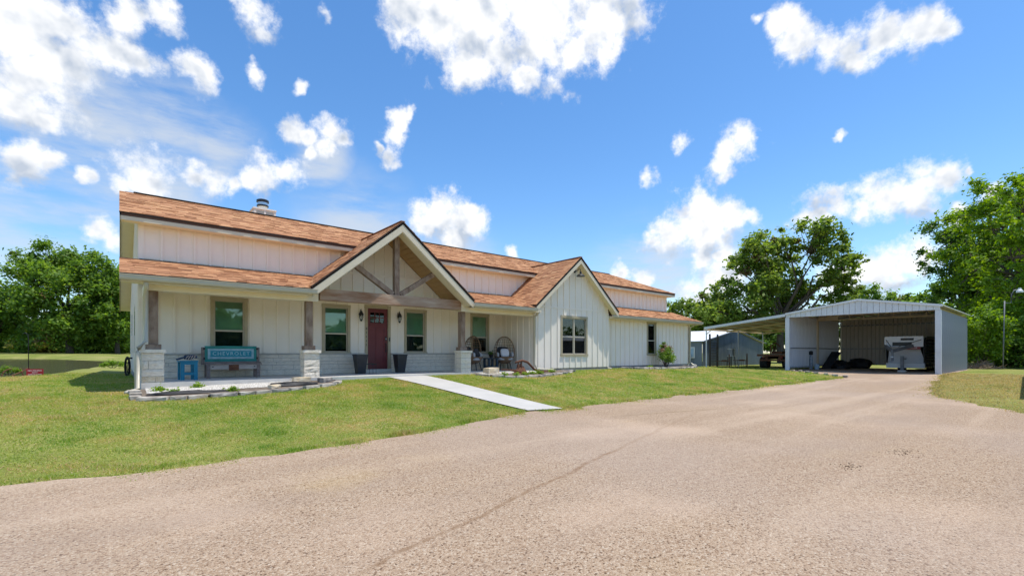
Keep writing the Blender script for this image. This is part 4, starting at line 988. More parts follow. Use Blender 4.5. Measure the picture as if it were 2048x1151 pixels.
for xx in (38.06, 44., 49.4):
    MB().tube([(xx, LY1 - .1, gz(xx, LY1) - .1), (xx, LY1 - .1, LZ1 - .1)], .05, 10).build('lean_to_post', 'white_steel', cp)
MB().bar((38.06, LY1 - .1, 3.05), (38.06, LY1 - .7, 3.55), .05, .05).build('knee_brace', 'tan_steel', cp)

# ------------------------------------------------------------------ stock trailer
M['tw'] = mat('trailer_white', (.66, .66, .66), (.74, .74, .74), 1.5, .35); M['tb'] = mat('trailer_black', (.015, .015, .017), (.03, .03, .032), 2, .35)
M['rubber'] = mat('rubber', (.014, .014, .014), (.03, .03, .03), 6, .85); M['red'] = mat('red_plate', (.28, .015, .02), rough=.4); M['grey'] = mat('grey_paint', (.16, .165, .17), (.22, .22, .225), 3, .5)
M['pale'] = mat('pale_print', (.7, .7, .66), rough=.6)
G0 = .155; t = thing('stock_trailer', 'white nosed black gooseneck stock trailer parked inside the carport', 'trailer', (45.5, 7.4, G0))
Y0, Y1, YC = 6.35, 8.45, 7.4
MB().box((41.7, Y0, 1.92), (41.95, Y1, 2.64)).box((41.951, Y0, 2.55), (43.0, Y1, 2.64)).build('nose', 'tw', t)
fp = [(41.96, Y0 + .24, 1.92), (41.96, Y1 - .24, 1.92), (42.5, Y1 - .02, .78), (42.5, Y0 + .02, .78)]
MB().prism(fp, (.06, 0, 0)).build('front_panel', 'tw', t)
for y in (Y0 + .01, Y1 - .04): MB().box((42.05, y, .80), (42.6, y + .03, 1.91)).build('nose_side', 'tb', t)
MB().box((42.2, Y0, .44), (42.62, Y1, .77)).build('front_box', 'tw', t)
MB().box((41.685, YC - .55, 2.36), (41.699, YC + .15, 2.52)).build('window', 'tb', t)
MB().box((41.685, YC - .45, 1.98), (41.699, YC + .60, 2.24)).build('window', 'tb', t)
MB().box((41.685, Y0 + .15, 1.74), (41.72, Y0 + 1.0, 1.915)).build('name_plate', 'red', t)
me = text_mesh('TRAILER', .13, .004, 'pale'); piece(me, 'lettering', t, (41.68, Y0 + .575, 1.83), (1.1, 1, 1), (rad(90), 0, rad(-90)))
b = MB()
for z in (.75, 1.0, 1.25, 1.5, 1.75, 2.0, 2.25, 2.5):
    for y in (Y0, Y1): b.bar((42.63, y, z), (49.2, y, z), .03, .12)
for k in range(8):
    for y in (Y0, Y1): b.bar((42.66 + k * .92, y + (.03 if y == Y0 else -.03), .45), (42.66 + k * .92, y + (.03 if y == Y0 else -.03), 2.6), .05, .05, up=(1, 0, 0))
b.box((42.63, Y0 + .05, .42), (49.2, Y1 - .05, .56)).box((43.01, Y0, 2.58), (49.2, Y1, 2.66)).box((49.15, Y0, .56), (49.2, Y1, 2.58)).build('slatted_body', 'tb', t)
gn_ = MB()
for s_ in (-1, 1): gn_.bar((41.69, YC + .25 + s_ * .75, 1.98), (40.35, YC + .35, 1.62), .12, .20)
gn_.tube([(40.35, YC + .35, 1.74), (40.35, YC + .35, .95)], .07, 10).build('gooseneck', 'grey', t)
for s_ in (-1, 1): MB().tube([(41.66, YC + s_ * .95, 2.4), (40.9, YC + .33 + s_ * .2, 1.92)], .02, 6).build('brace_rod', 'black', t)
MB().lathe((40.35, YC + .35, 1.18), [(.11, 0), (.12, .03), (.10, .08)], 12).build('coupler_collar', 'tw', t)
MB().box((41.3, YC - .08, .30), (41.46, YC + .10, 1.28)).box((41.2, YC - .06, 1.05), (42.3, YC + .04, 1.12)).build('jack_leg', 'grey', t)
MB().box((41.15, YC - .22, G0 - .005), (41.6, YC + .22, .30)).build('jack_block', 'concrete', t)
for xx in (45.4, 46.4):
    for y in (Y0 + .1, Y1 - .35): 
        MB().prism([(xx + .38 * math.cos(k * math.pi / 9), y, G0 + .375 + .38 * math.sin(k * math.pi / 9)) for k in range(18)], (0, .25, 0)).build('wheel', 'rubber', t)
MB().prism([(42.9 + .36 * math.cos(k * math.pi / 9), YC + .1, G0 + .36 + .36 * math.sin(k * math.pi / 9)) for k in range(18)], (0, .3, 0)).build('spare_tyre', 'rubber', t)

# clutter inside the carport
M['tarp'] = mat('black_tarp', (.012, .012, .014), (.03, .03, .033), 3, .6, .5, 6); M['bluepail'] = mat('pale_blue_plastic', (.33, .45, .55), (.38, .50, .60), 4, .5); M['bagblue'] = mat('speckled_bag', (.2, .26, .34), (.5, .53, .56), 9, .6)
b = MB(); b.puff((46.2, 12.4, .42), (1.5, 1.3, .9), 8, .8, .14).puff((45.3, 11.9, .30), (1.2, 1.0, .55), 8, .8, .14).add([], [])
o = b.build('tarp_heap', 'tarp'); tag(o, 'black tarpaulin heap lying against the carport left wall', 'tarp')
o = MB().puff((48.8, 11.6, .55), (1.1, 1.7, .9), 8, .9, .16).puff((48.6, 12.3, .4), (.9, .9, .6), 7, .9, .15).build('tarp_bundle', 'tarp'); tag(o, 'rounded black bundle in the back corner of the carport', 'tarp')
o = MB().prism([(43.6, 13.0, .16), (43.6, 12.7, .16), (45.0, 12.2, 1.55), (45.0, 12.6, 1.6)], (.25, -.25, 0)).build('tarp_roll', 'tarp'); tag(o, 'stiff black sheet leaning on the tan carport column', 'tarp')
t = thing('bucket', 'pale blue plastic bucket on the carport floor', 'bucket', (42.0, 12.75, .155))
MB().lathe((42.0, 12.75, .157), [(.15, 0), (.19, .42), (.21, .43), (.21, .46), (.17, .46), (.14, .06)], 18).build('pail', 'bluepail', t, smooth=False)
MB().tube([(42.0 + .2 * math.cos(a), 12.75 - .02, .59 + .1 * math.sin(a)) for a in [k * math.pi / 8 for k in range(9)]], .008, 6).build('bucket_handle', 'silver', t)
o = MB().tube([(42.3, 13.25, .16), (42.3, 13.25, .7), (42.3, 13.25, 1.2), (42.3, 13.25, 1.34)], [.12, .13, .12, .05], 10).build('striped_bag', 'bagblue'); tag(o, 'narrow speckled blue bag standing by the carport left wall', 'bag')
o = MB().box((42.18, 13.14, 1.34), (42.42, 13.38, 1.62)).box((42.26, 13.2, 1.62), (42.34, 13.3, 1.66)).build('black_cap', 'black'); tag(o, 'small black box resting on the speckled blue bag', 'box')

# flat-bed truck under the lean-to, seen from behind
M['rust'] = mat('rusty_iron', (.10, .038, .02), (.20, .085, .045), 8, .9, .4, 20); M['deck'] = mat('deck_boards', (.16, .12, .09), (.25, .2, .16), 3, .85)
TZ = gz(41, 15.4); t = thing('flatbed_truck', 'old flatbed truck parked tail out under the lean-to roof', 'truck', (43.5, 15.5, TZ))
for k in range(10): bpiece('deck_board', 'deck', t, (40.6, 14.35 + k * .235, TZ + 1.14), (45.2, 14.35 + k * .235 + .225, TZ + 1.19))
MB().box((40.6, 14.35, TZ + 1.0), (40.72, 16.7, TZ + 1.139)).box((40.72, 14.9, TZ + .75), (47.6, 15.1, TZ + 1.0)).box((40.72, 15.9, TZ + .75), (47.6, 16.1, TZ + 1.0)).box((40.66, 14.5, TZ + .62), (40.71, 16.5, TZ + .75)).build('chassis', 'rust', t)
def wheel_y(t, x, y, w_, r, z):
    w = MB().prism([(x + r * math.cos(k * math.pi / 12), y, z + r * math.sin(k * math.pi / 12)) for k in range(24)], (0, w_, 0)).build('wheel', 'rubber', t)
    MB().prism([(x + r * .5 * math.cos(k * math.pi / 8), y - .01, z + r * .5 * math.sin(k * math.pi / 8)) for k in range(16)], (0, w_ + .02, 0)).build('rim', 'rust', w)
for y in (14.38, 14.68, 16.12, 16.42): wheel_y(t, 41.5, y, .26, .48, TZ + .48)
for y in (14.6, 16.2): wheel_y(t, 46.6, y, .24, .44, TZ + .44)
MB().box((45.4, 14.6, TZ + .7), (46.6, 16.4, TZ + 1.5)).box((45.5, 14.7, TZ + 1.5), (46.4, 16.3, TZ + 2.2)).box((46.6, 14.7, TZ + .7), (47.8, 16.3, TZ + 1.35)).build('cab', 'rust', t)
for y in (14.8, 16.2): MB().prism([(40.59, y + .06 * math.cos(k * math.pi / 6), TZ + .9 + .06 * math.sin(k * math.pi / 6)) for k in range(12)], (.06, 0, 0)).build('tail_light', 'red', t)
o = MB().box((41.2, 15.0, TZ + 1.19), (42.3, 15.8, TZ + 1.38)).tube([(41.3, 15.9, TZ + 1.2), (41.6, 16.0, TZ + 1.9), (41.9, 15.7, TZ + 2.1), (42.2, 15.5, TZ + 1.8)], .05, 6).build('scrap_metal', 'rust'); tag(o, 'bent scrap iron lying on the flatbed truck', 'scrap')

# blue grey metal shed
M['shed'] = mat('shed_sheet', (.13, .165, .21), (.18, .22, .27), 1.5, .5, metal=.1, stretch=(1, 1, .3)); M['shed_trim'] = mat('shed_trim', (.10, .125, .16), rough=.5)
SX0, SX1, SY0, SY1, SG = 41.7, 55., 22., 36., .16
t = thing('metal_shed', 'blue grey corrugated metal shed with white roof behind the lean-to', 'shed', (48.4, 29, SG)); SXC = 48.35; SE, SA = 2.62, 3.82
sz = lambda x: SA - .04 - (SA - SE) * abs(x - SXC) / (SXC - SX0)
wl = MB().box((SX0, SY0 + .03, SG - .2), (SX1, SY0 + .06, SG + .1)).build('gable_wall', 'shed_trim', t)
n = 44; q = (SX1 - SX0) / n
for k in range(n):
    x0 = SX0 + k * q
    MB().prism([(x0, SY0, SG - .1), (x0 + .10, SY0 - .06, SG - .1), (x0 + q - .13, SY0 - .06, SG - .1), (x0 + q, SY0, SG - .1), (x0 + q, SY0 + .02, SG - .1), (x0, SY0 + .02, SG - .1)], (0, 0, min(sz(x0), sz(x0 + q)) - SG + .1)).build('wall_sheet', 'shed', wl)
wl2 = MB().box((SX0 + .03, SY0 + .07, SG - .2), (SX0 + .06, SY1, SG + .1)).build('side_wall', 'shed_trim', t)
for k in range(15):
    y0 = SY0 + .06 + k * .9; MB().prism([(SX0, y0, SG), (SX0 - .03, y0 + .1, SG), (SX0 - .03, y0 + .8, SG), (SX0, y0 + .9, SG), (SX0 + .02, y0 + .9, SG), (SX0 + .02, y0, SG)], (0, 0, SE - SG - .06)).build('wall_sheet', 'shed', wl2)
r_ = MB().prism([(SX0 - .25, SY0 - .25, SE - .06), (SXC, SY0 - .25, SA), (SXC, SY0 - .25, SA + .04), (SX0 - .25, SY0 - .25, SE - .02)], (0, 14.5, 0)).prism([(SXC, SY0 - .25, SA), (SX1 + .25, SY0 - .25, SE - .06), (SX1 + .25, SY0 - .25, SE - .02), (SXC, SY0 - .25, SA + .04)], (0, 14.5, 0)).build('shed_roof', 'roof_white', t)
MB().bar((SX0 - .27, SY0 - .27, SE - .07), (SXC, SY0 - .27, SA), .03, .12).bar((SX1 + .27, SY0 - .27, SE - .07), (SXC, SY0 - .27, SA), .03, .12).build('rake_trim', 'shed_trim', r_)
wi = MB().box((SX0 - .07, 22.75, 1.0), (SX0 - .031, 24.0, 2.05)).build('window', 'tw', t); MB().box((SX0 - .09, 22.85, 1.1), (SX0 - .071, 23.9, 1.95)).build('pane', 'bluepail', wi)
MB().box((SX0 - .45, 23.1, .95), (SX0 - .092, 23.8, 1.4)).build('air_conditioner', 'tw', t)
# rack, tank and old rake wheels in front of the shed
t = thing('wire_rack', 'dark iron grid rack standing against the metal shed', 'rack', (41.6, 20.9, .2)); b = MB()
for x in (40.9, 42.35): b.box((x - .06, 20.84, .1), (x + .06, 20.96, 3.2))
for k in range(9): b.bar((40.9, 20.9, .5 + k * .24), (42.35, 20.9, .5 + k * .24), .04, .045)
for k in range(5): b.bar((41.1 + k * .26, 20.9, .2), (41.1 + k * .26, 20.9, 2.45), .03, .03, up=(0, 1, 0))
b.build('frame', 'black', t)
t = thing('water_tank', 'galvanised water drum on an iron stand before the metal shed', 'tank', (42.9, 19.9, .2))
MB().lathe((42.9, 19.9, 1.22), [(.30, 0), (.30, .62), (.26, .66)], 18).build('drum', 'steel', t); MB().lathe((42.9, 19.9, 1.84), [(.33, 0), (.33, .05)], 18).lathe((42.9, 19.9, 1.19), [(.33, 0), (.33, .05)], 18).build('hoop', 'white_steel', t)
b = MB()
for k in range(4): a = k * math.pi / 2 + .4; b.tube([(42.9 + .28 * math.cos(a), 19.9 + .28 * math.sin(a), 1.2), (42.9 + .34 * math.cos(a), 19.9 + .34 * math.sin(a), .12)], .03, 6)
b.build('stand', 'black', t)
def rake_wheel(name, label, x, y, r, rot, grp):
    t = thing(name, label, 'rake', (x, y, gz(x, y)), rot, grp, world=False); b = MB()
    b.tube([(r * math.cos(k * math.pi / 14), 0, r + r * math.sin(k * math.pi / 14)) for k in range(29)], .022, 6); b.build('wheel_rim', 'rust', t)
    b = MB()
    for k in range(8): b.tube([(.04 * math.cos(k*math.pi/4), 0, r), (r * math.cos(k * math.pi / 4), 0, r + r * math.sin(k * math.pi / 4))], .008, 5)
    b.tube([(0, 0, r), (0, 1.1, r)], .03, 6).box((-.12, .2, r - .05), (.12, .6, r + .08)); b.build('spokes_and_axle', 'rust', t)
    b = MB()
    for k in range(6): b.tube([(.1, .15 + k * .15, r), (.5, .15 + k * .15, r * .8), (.55, .15 + k * .15, .05)], .012, 5)
    b.build('tines', 'rust', t)
rake_wheel('hay_rake', 'rusty antique hay rake with spoked wheels beside the water drum', 40.6, 19.0, .58, rad(30), None)
rake_wheel('hay_rake', 'rusty spoked rake standing nearest the flatbed truck', 42.0, 18.1, .62, rad(20), None)
# low metal shed beyond the frame on the right, whose shade falls on the mown grass
t = thing('tool_shed', 'low grey metal tool shed whose shadow falls on the mown grass', 'shed', (29, -1.5, .2), rad(2.4), world=False)
MB().box((-7, -2.4, -.3), (7.6, 2.15, 2.35)).build('walls', 'steel', t); MB().prism([(-7.2, -2.6, 2.35), (-7.2, 2.3, 2.35), (-7.2, 2.3, 2.42), (-7.2, -.1, 3.0), (-7.2, -2.6, 2.42)], (15, 0, 0)).build('shed_roof', 'roof_white', t)
# yard light
t = thing('yard_light', 'thin galvanised pole with a yard light on a curved arm', 'pole', (*at(2006, 37), .2)); px_, py_ = at(2006, 37)
MB().tube([(px_, py_, .0), (px_ + .05, py_ - .03, 2.5), (px_ + .12, py_ - .08, 5.6)], .042, 8).build('pole', 'grey', t, smooth=True)
a0 = Vector((px_ + .12, py_ - .08, 5.45)); e_ = Vector((CC, -CS, 0))
MB().tube([a0, a0 + e_ * .5, a0 + e_ * .55 + Vector((0, 0, .7)), a0 + e_ * .75 + Vector((0, 0, 1.0)), a0 + e_ * 1.05 + Vector((0, 0, 1.05))], .022, 7).build('arm', 'steel', t, smooth=True)
MB().lathe(a0 + e_ * 1.2 + Vector((0, 0, .82)), [(.22, 0), (.2, .14), (.12, .22), (.08, .36)], 14).build('lamp_head', 'white_steel', t)
px2, py2 = at(2031, 46); o = MB().tube([(px2, py2, 0), (px2 + .2, py2, 4), (px2, py2 + .2, 8.5)], [.28, .24, .2], 9).build('utility_pole', 'bark', smooth=True); tag(o, 'dark weathered trunk-like pole standing among the bushes', 'pole')
# brush heap
b = MB(); x, y = at(1962, 38)
for k in range(260):
    a = R.uniform(0, 6.3); rr = R.random() ** .6; c = Vector((x + rr * 1.5 * math.cos(a), y + rr * 1.1 * math.sin(a), .2 + (1 - rr) * .75 * R.random())); d = Vector((R.gauss(0, 1), R.gauss(0, 1), R.gauss(0, .35))).normalized() * R.uniform(.25, .7)
    b.tube([c - d, c + d * .2 + Vector((0, 0, R.uniform(-.05, .05))), c + d], R.uniform(.008, .022), 4, cap=False)
M['twig'] = mat('dead_twigs', (.22, .15, .10), (.36, .27, .19), 5, .9); o = b.build('brush_heap', 'twig'); tag(o, 'heap of cut dead branches beside the carport corner', 'brush heap')

# ------------------------------------------------------------------ porch furniture
M['turq'] = mat('turquoise_paint', (.008, .17, .27), (.015, .23, .34), 5, .55, .2, 20, space='w')
M['tail'] = mat('worn_green_paint', (.01, .19, .17), (.02, .28, .25), 4, .45, .15, 12)
M['tailblue'] = mat('worn_blue_paint', (.012, .22, .30), (.02, .28, .36), 5, .45)
M['tailpale'] = mat('faded_pale_paint', (.20, .40, .46), (.42, .56, .60), 9, .55)
M['bwood'] = mat('bench_wood', (.17, .12, .10), (.30, .24, .21), 4, .8, .4, 20, stretch=(1, 6, 3)); M['bpale'] = mat('pale_board', (.40, .33, .28), (.50, .42, .36), 4, .8)
M['letter'] = mat('pale_lettering', (.42, .66, .70), (.22, .48, .54), 14, .5)
t = thing('tailgate_bench', 'rustic bench with turquoise pickup tailgate backrest lettered CHEVROLET', 'bench', (2.66, 16.55, FZ), 0, world=False)
bw = 1.50
for sx in (-1, 1):
    for sy, h in ((-.24, .40), (.20, .44)): MB().box((sx * (bw/2 - .09) - .045, sy - .045, 0), (sx * (bw/2 - .09) + .045, sy + .045, h)).build('leg', 'bwood', t)
for k in range(4): MB().box((-bw/2, -.30 + k * .14, .402 if k == 0 else .442), (bw/2, -.30 + k * .14 + .13, .445 if k == 0 else .485)).build('seat_board', 'bwood', t)
ap = MB().box((-bw/2 + .14, -.275, .27), (bw/2 - .14, -.235, .395)).build('apron', 'bpale', t)
for sx in (-1, 1): MB().box((sx * .55 - .02, -.281, .33), (sx * .55 + .02, -.276, .36)).build('knot_hole', 'black', ap)
MB().box((-.14, -.31, .235), (.12, -.277, .40)).build('rusty_plate', 'rust', t)
tg = MB().box((-.70, .20, .49), (.70, .26, .97)).box((-.70, .18, .92), (.70, .199, .97)).box((-.70, .18, .49), (.70, .199, .53)).build('tailgate', 'tail', t)
MB().box((-.62, .188, .575), (.62, .1985, .885)).build('faded_border', 'tailpale', tg); MB().box((-.555, .180, .635), (.555, .187, .825)).build('name_panel', 'tailblue', tg)
me = text_mesh('CHEVROLET', .155, .004, 'letter', spacing=1.22); wd_ = max(v.co.x for v in me.vertices) - min(v.co.x for v in me.vertices)
piece(me, 'lettering', tg, (0, .176, .732), (1.0 / wd_, 1, 1), (rad(90), 0, 0))
for sx in (-1, 1):
    MB().box((sx * .745 - .04, .19, .40), (sx * .745 + .04, .27, .93)).build('back_post', 'bwood', t)
    MB().box((sx * .712 - .02, .165, .56), (sx * .712 + .02, .21, .62)).box((sx * .712 - .03, .165, .86), (sx * .712 + .03, .21, .91)).build('latch', 'black', t)
t = thing('stool', 'turquoise painted square wooden stool on the porch', 'stool', (1.47, 16.0, FZ), rad(6), world=False)
for sx in (-1, 1):
    for sy in (-1, 1): MB().box((sx * .155 - .045, sy * .155 - .045, 0), (sx * .155 + .045, sy * .155 + .045, .50)).build('leg', 'turq', t)
for k in range(4): MB().box((-.215 + k * .108, -.215, .50), (-.215 + k * .108 + .104, .215, .54)).build('seat_board', 'turq', t)
for sy in (-.20, .14): MB().box((-.11, sy, .43), (.11, sy + .04, .498)).box((-.11, sy, .14), (.11, sy + .04, .21)).build('rail', 'turq', t)
M['navy'] = mat('navy_iron', (.012, .03, .07), (.03, .06, .12), 8, .5)
q0 = Vector((1.47, 16.0, FZ + .545)); t = thing('tool_bundle', 'dark blue and brown tool bundle lying on the turquoise stool', 'tools', q0)
MB().bar(q0 + Vector((-.26, -.05, .03)), q0 + Vector((-.05, 0, .10)), .07, .05).puff(q0 + Vector((.02, 0, .09)), (.24, .16, .14), 7, .8, .1).bar(q0 + Vector((.08, 0, .13)), q0 + Vector((.22, .02, .09)), .07, .07).build('body', 'navy', t)
for k in range(4): MB().tube([q0 + Vector((-.06 + k * .06, -.09, .02)), q0 + Vector((-.03 + k * .06, -.10, .09)), q0 + Vector((.02 + k * .05, -.07, .14))], .012, 6).build('handle', 'bpale', t)
# planters
M['planter'] = mat('charcoal_planter', (.022, .024, .028), (.035, .037, .042), 3, .45)
def planter(x, y, label):
    t = thing('planter', label, 'planter', (x, y, FZ), 0, world=False); a, c, h = .135, .205, .67
    vs = [(sx * r, sy * r, z) for r, z in ((a, 0), (c, h), (c + .012, h), (c + .012, h + .03), (c - .02, h + .03), (c - .03, h - .06)) for sx, sy in ((-1,-1),(1,-1),(1,1),(-1,1))]
    MB().add(vs, [(3,2,1,0)] + [(i*4+k, i*4+(k+1)%4, (i+1)*4+(k+1)%4, (i+1)*4+k) for i in range(5) for k in range(4)]).build('pot', 'planter', t)
    MB().box((-c + .035, -c + .035, h - .075), (c - .035, c - .035, h - .062)).build('soil', 'black', t)
planter(6.72, 16.62, 'charcoal tapered planter left of the maroon door beside the wire stand'); planter(8.30, 16.62, 'charcoal tapered planter under the lantern on the handle side of the maroon door')
t = thing('wire_stand', 'small thin black wire stand in front of the maroon door', 'stand', (7.12, 16.6, FZ), 0, world=False); b = MB()
for sx in (-.2, -.06, .08, .2): b.tube([(sx, 0, 0), (sx, .02, .34)], .007, 5)
b.tube([(-.24, .02, .34), (.22, .02, .33)], .01, 5).tube([(-.12, .02, .34), (0, .02, .40), (.12, .02, .34)], .008, 5).box((-.16, .0, .33), (.22, .06, .36)).build('frame', 'black', t)
# egg chairs
M['wicker'] = mat('brown_wicker', (.16, .095, .05), (.27, .17, .095), 30, .7); M['cush'] = mat('pale_cushion', (.44, .44, .45), (.50, .50, .51), 8, .9, .2, 60); M['cushd'] = mat('charcoal_cushion', (.035, .035, .04), (.05, .05, .055), 8, .9)
M['pillow'] = mat('white_pillow', (.62, .62, .64), (.72, .72, .74), 30, .9)
def egg_chair(x, y, rz, label):
    t = thing('egg_chair', label, 'chair', (x, y, FZ), rz, 'wicker egg chairs on the porch', world=False)
    zc, H2, W2, D2 = .88, .60, .47, .42
    def P(th, ph):        # th: from top, ph: around, 0 = front (-y)
        z = zc + H2 * math.cos(th); k = math.sin(th) ** .85; k *= 1 + .10 * (-math.cos(th))
        return Vector((W2 * k * math.sin(ph), -D2 * k * math.cos(ph), z))
    b = MB(); op = rad(62)
    for s_ in (-1, 1): b.tube([P(th, s_ * op) + Vector((0, .05, 0)) for th in np.linspace(.05, math.pi - .12, 22)], .022, 7)
    o = b.build('front_hoop', 'wicker', t, smooth=True)
    b = MB()
    for ph in np.linspace(op, 2 * math.pi - op, 15)[1:-1]: b.tube([P(th, ph) for th in np.linspace(.12, math.pi - .1, 16)], .008, 5)
    b.build('upright_ribs', 'wicker', t, smooth=True)
    b = MB()
    for th in np.linspace(.3, math.pi - .25, 13): b.tube([P(th, ph) for ph in np.linspace(op, 2 * math.pi - op, 22)], .010, 5)
    b.build('woven_rings', 'wicker', t, smooth=True)
    # closed woven bowl under the seat
    vs = []; q = 24; ths = np.linspace(math.pi * .66, math.pi - .03, 7)
    for th in ths: vs += [P(th, 2 * math.pi * k / q) for k in range(q)]
    MB().add(vs, [(i*q+k, i*q+(k+1)%q, (i+1)*q+(k+1)%q, (i+1)*q+k) for i in range(6) for k in range(q)]).build('woven_bowl', 'wicker', t, smooth=True)
    for sx in (-1, 1):
        for sy in (-1, 1): MB().tube([(sx * .2, sy * .18, .34), (sx * .27, sy * .25, 0)], .02, 7).build('leg', 'black', t)
    MB().puff((0, -.02, .50), (.74, .64, .17), 9, .6).build('seat_cushion', 'cush', t, smooth=True)
    MB().puff((0, .24, .78), (.56, .15, .52), 9, .55, rot=Matrix.Rotation(rad(-12), 3, 'X')).build('back_cushion', 'cushd', t, smooth=True)
    for sx in (-1, 1): MB().puff((sx * .34, .0, .66), (.12, .46, .26), 7, .6).build('side_cushion', 'cush', t, smooth=True)
    return t
egg_chair(13.22, 16.30, rad(-22), 'brown wicker egg chair with white pillow next to the porch side wall'); egg_chair(11.62, 16.40, rad(30), 'brown wicker egg chair with dark pillow behind the stone pillar')
def pillow(x, y, z, rz, m, label):
    o = MB().puff((0, 0, 0), (.40, .14, .38), 9, .5, rot=Matrix.Rotation(rad(-22), 3, 'X')).build('throw_pillow', m, smooth=True); o.location = (x, y, z); o.rotation_euler = (0, 0, rz); tag(o, label, 'pillow')
pillow(13.17, 16.20, FZ + .76, rad(-18), 'pillow', 'white throw pillow resting in the egg chair by the side wall'); pillow(11.70, 16.30, FZ + .76, rad(30), 'cushd', 'charcoal throw pillow resting in the egg chair behind the pillar')
M['slate'] = mat('slate_blue_paint', (.02, .035, .05), (.035, .055, .075), 5, .6)
t = thing('side_table', 'dark slate painted wooden side table between the egg chairs', 'table', (12.42, 16.25, FZ), rad(-8), world=False)
for sx in (-1, 1):
    for sy in (-1, 1): MB().box((sx * .2 - .04, sy * .2 - .04, 0), (sx * .2 + .04, sy * .2 + .04, .50)).build('leg', 'slate', t)
for k in range(4): MB().box((-.27 + k * .136, -.27, .50), (-.27 + k * .136 + .130, .27, .54)).build('top_board', 'slate', t)
MB().box((-.16, -.235, .12), (.16, -.2, .19)).box((-.16, .2, .12), (.16, .235, .19)).build('rail', 'slate', t)
t = thing('flower_pot', 'dark pot with a small plant on the slate side table', 'pot', (12.42, 16.22, FZ + .542)); MB().lathe((12.42, 16.22, FZ + .543), [(.07, 0), (.10, .13), (.11, .14), (.10, .15), (.08, .10)], 14).build('pot', 'black', t)
crown(t, 'leaves', 'leaf_dark', [(12.42, 16.22, FZ + .74)], [.12], 160, .06, 99)

# ------------------------------------------------------------------ stone edged beds
M['pebble'] = mat('white_pebbles', (.6, .58, .54), rough=.8, island=[(.42, .40, .36), (.58, .56, .52), (.30, .27, .23), (.68, .66, .62)])
M['mulch'] = mat('bed_soil', (.10, .075, .055), (.20, .16, .12), 6, .95, .6, 25, space='w'); M['edging'] = mat('edging_stone', (.26, .215, .17), (.58, .53, .45), 3.5, .85, .7, 14, space='w')
M['edgingd'] = mat('weathered_edging_stone', (.12, .105, .095), (.45, .41, .36), 5, .9, .7, 14, space='w')
def rock(b, c, dims, rnd, rz=0.):
    k = len(b.v); rt = Matrix.Rotation(rz, 3, 'Z'); vs = []
    for sx in (-1, 1):
        for sy in (-1, 1):
            for sz_ in (-1, 1): vs.append(rt @ Vector((sx * dims[0] / 2 * rnd.uniform(.86, 1), sy * dims[1] / 2 * rnd.uniform(.8, 1), sz_ * dims[2] / 2 * rnd.uniform(.8, 1))) + Vector(c))
    mid = [rt @ Vector((0, s_ * dims[1] / 2 * rnd.uniform(.95, 1.15), rnd.uniform(-.1, .1) * dims[2])) + Vector(c) for s_ in (-1, 1)]
    vs += mid; tp = rt @ Vector((rnd.uniform(-.1, .1) * dims[0], 0, dims[2] / 2 * rnd.uniform(1., 1.1))) + Vector(c); vs.append(tp)
    b.add(vs, [(0,4,8),(4,5,8),(5,1,8),(1,0,8),(6,2,9),(7,6,9),(3,7,9),(2,3,9),(0,1,3,2),(4,6,7,5),(0,2,6,4),(1,5,10),(5,7,10),(7,3,10),(3,1,10)])
def bed(label, edge, fill, seed, hgt=.12, pebbles=None):
    rnd = random.Random(seed); c0 = fill[0]; t = thing('flower_bed', label, 'flower bed', (c0[0], c0[1], gz(*c0)))
    P_ = [(x, y, gz(x, y) + .05) for x, y in fill]; MB().add(P_, [tuple(range(len(P_)))]).build('bed_soil', 'mulch', t)
    pts = [Vector(p) for p in edge]; i = 0; carry = pts[0].copy()
    for i in range(len(pts) - 1):
        a, c = pts[i], pts[i+1]; L_ = (c - a).length; s = 0; d = (c - a).normalized()
        while s < L_ - .08:
            l = min(rnd.uniform(.32, .68), L_ - s); m_ = a + d * (s + l / 2); b = MB()
            rock(b, (m_.x + rnd.uniform(-.02, .02), m_.y + rnd.uniform(-.03, .03), gz(m_.x, m_.y) + hgt / 2 - .03), (l - .015, rnd.uniform(.16, .24), hgt * rnd.uniform(.85, 1.15)), rnd, math.atan2(d.y, d.x) + rnd.uniform(-.06, .06))
            b.build('edging_stone', rnd.choice(['edging', 'edging', 'edgingd']), t); s += l
    if pebbles:
        x0, x1, y0, y1, n = pebbles; g_ = np.random.default_rng(seed); px = g_.uniform(x0, x1, n); py = g_.uniform(y0, y1, n)
        base = np.array([(1,0,0),(-.5,.87,0),(-.5,-.87,0),(0,0,1.)]); s = g_.uniform(.012, .03, n); an = g_.uniform(0, 6.28, n)
        V_ = np.zeros((n, 4, 3)); V_[:, :, 0] = px[:, None] + s[:, None] * (base[:, 0] * np.cos(an)[:, None] - base[:, 1] * np.sin(an)[:, None]); V_[:, :, 1] = py[:, None] + s[:, None] * (base[:, 0] * np.sin(an)[:, None] + base[:, 1] * np.cos(an)[:, None])
        V_[:, :, 2] = gz0(px, py)[:, None] + .055 + s[:, None] * base[:, 2] * .8
        k = np.arange(n)[:, None] * 4; F_ = np.concatenate([k + [0, 1, 3], k + [1, 2, 3], k + [2, 0, 3]]); np_mesh('pebbles', V_.reshape(-1, 3), F_, 'pebble', t, 'stuff')
    return t
b1 = bed('long stone edged bed of white pebbles along the porch bench side', [(.26, 14.75), (.28, 13.35), (1.2, 13.12), (2.6, 13.28), (3.9, 13.55), (4.9, 13.95), (5.25, 14.5), (4.95, 14.85)],
    [(.35, 14.9), (.38, 13.4), (1.2, 13.2), (2.6, 13.36), (3.9, 13.63), (4.8, 14.0), (5.15, 14.5), (4.9, 14.9)], 5, pebbles=(.5, 4.3, 14.0, 14.92, 9000))
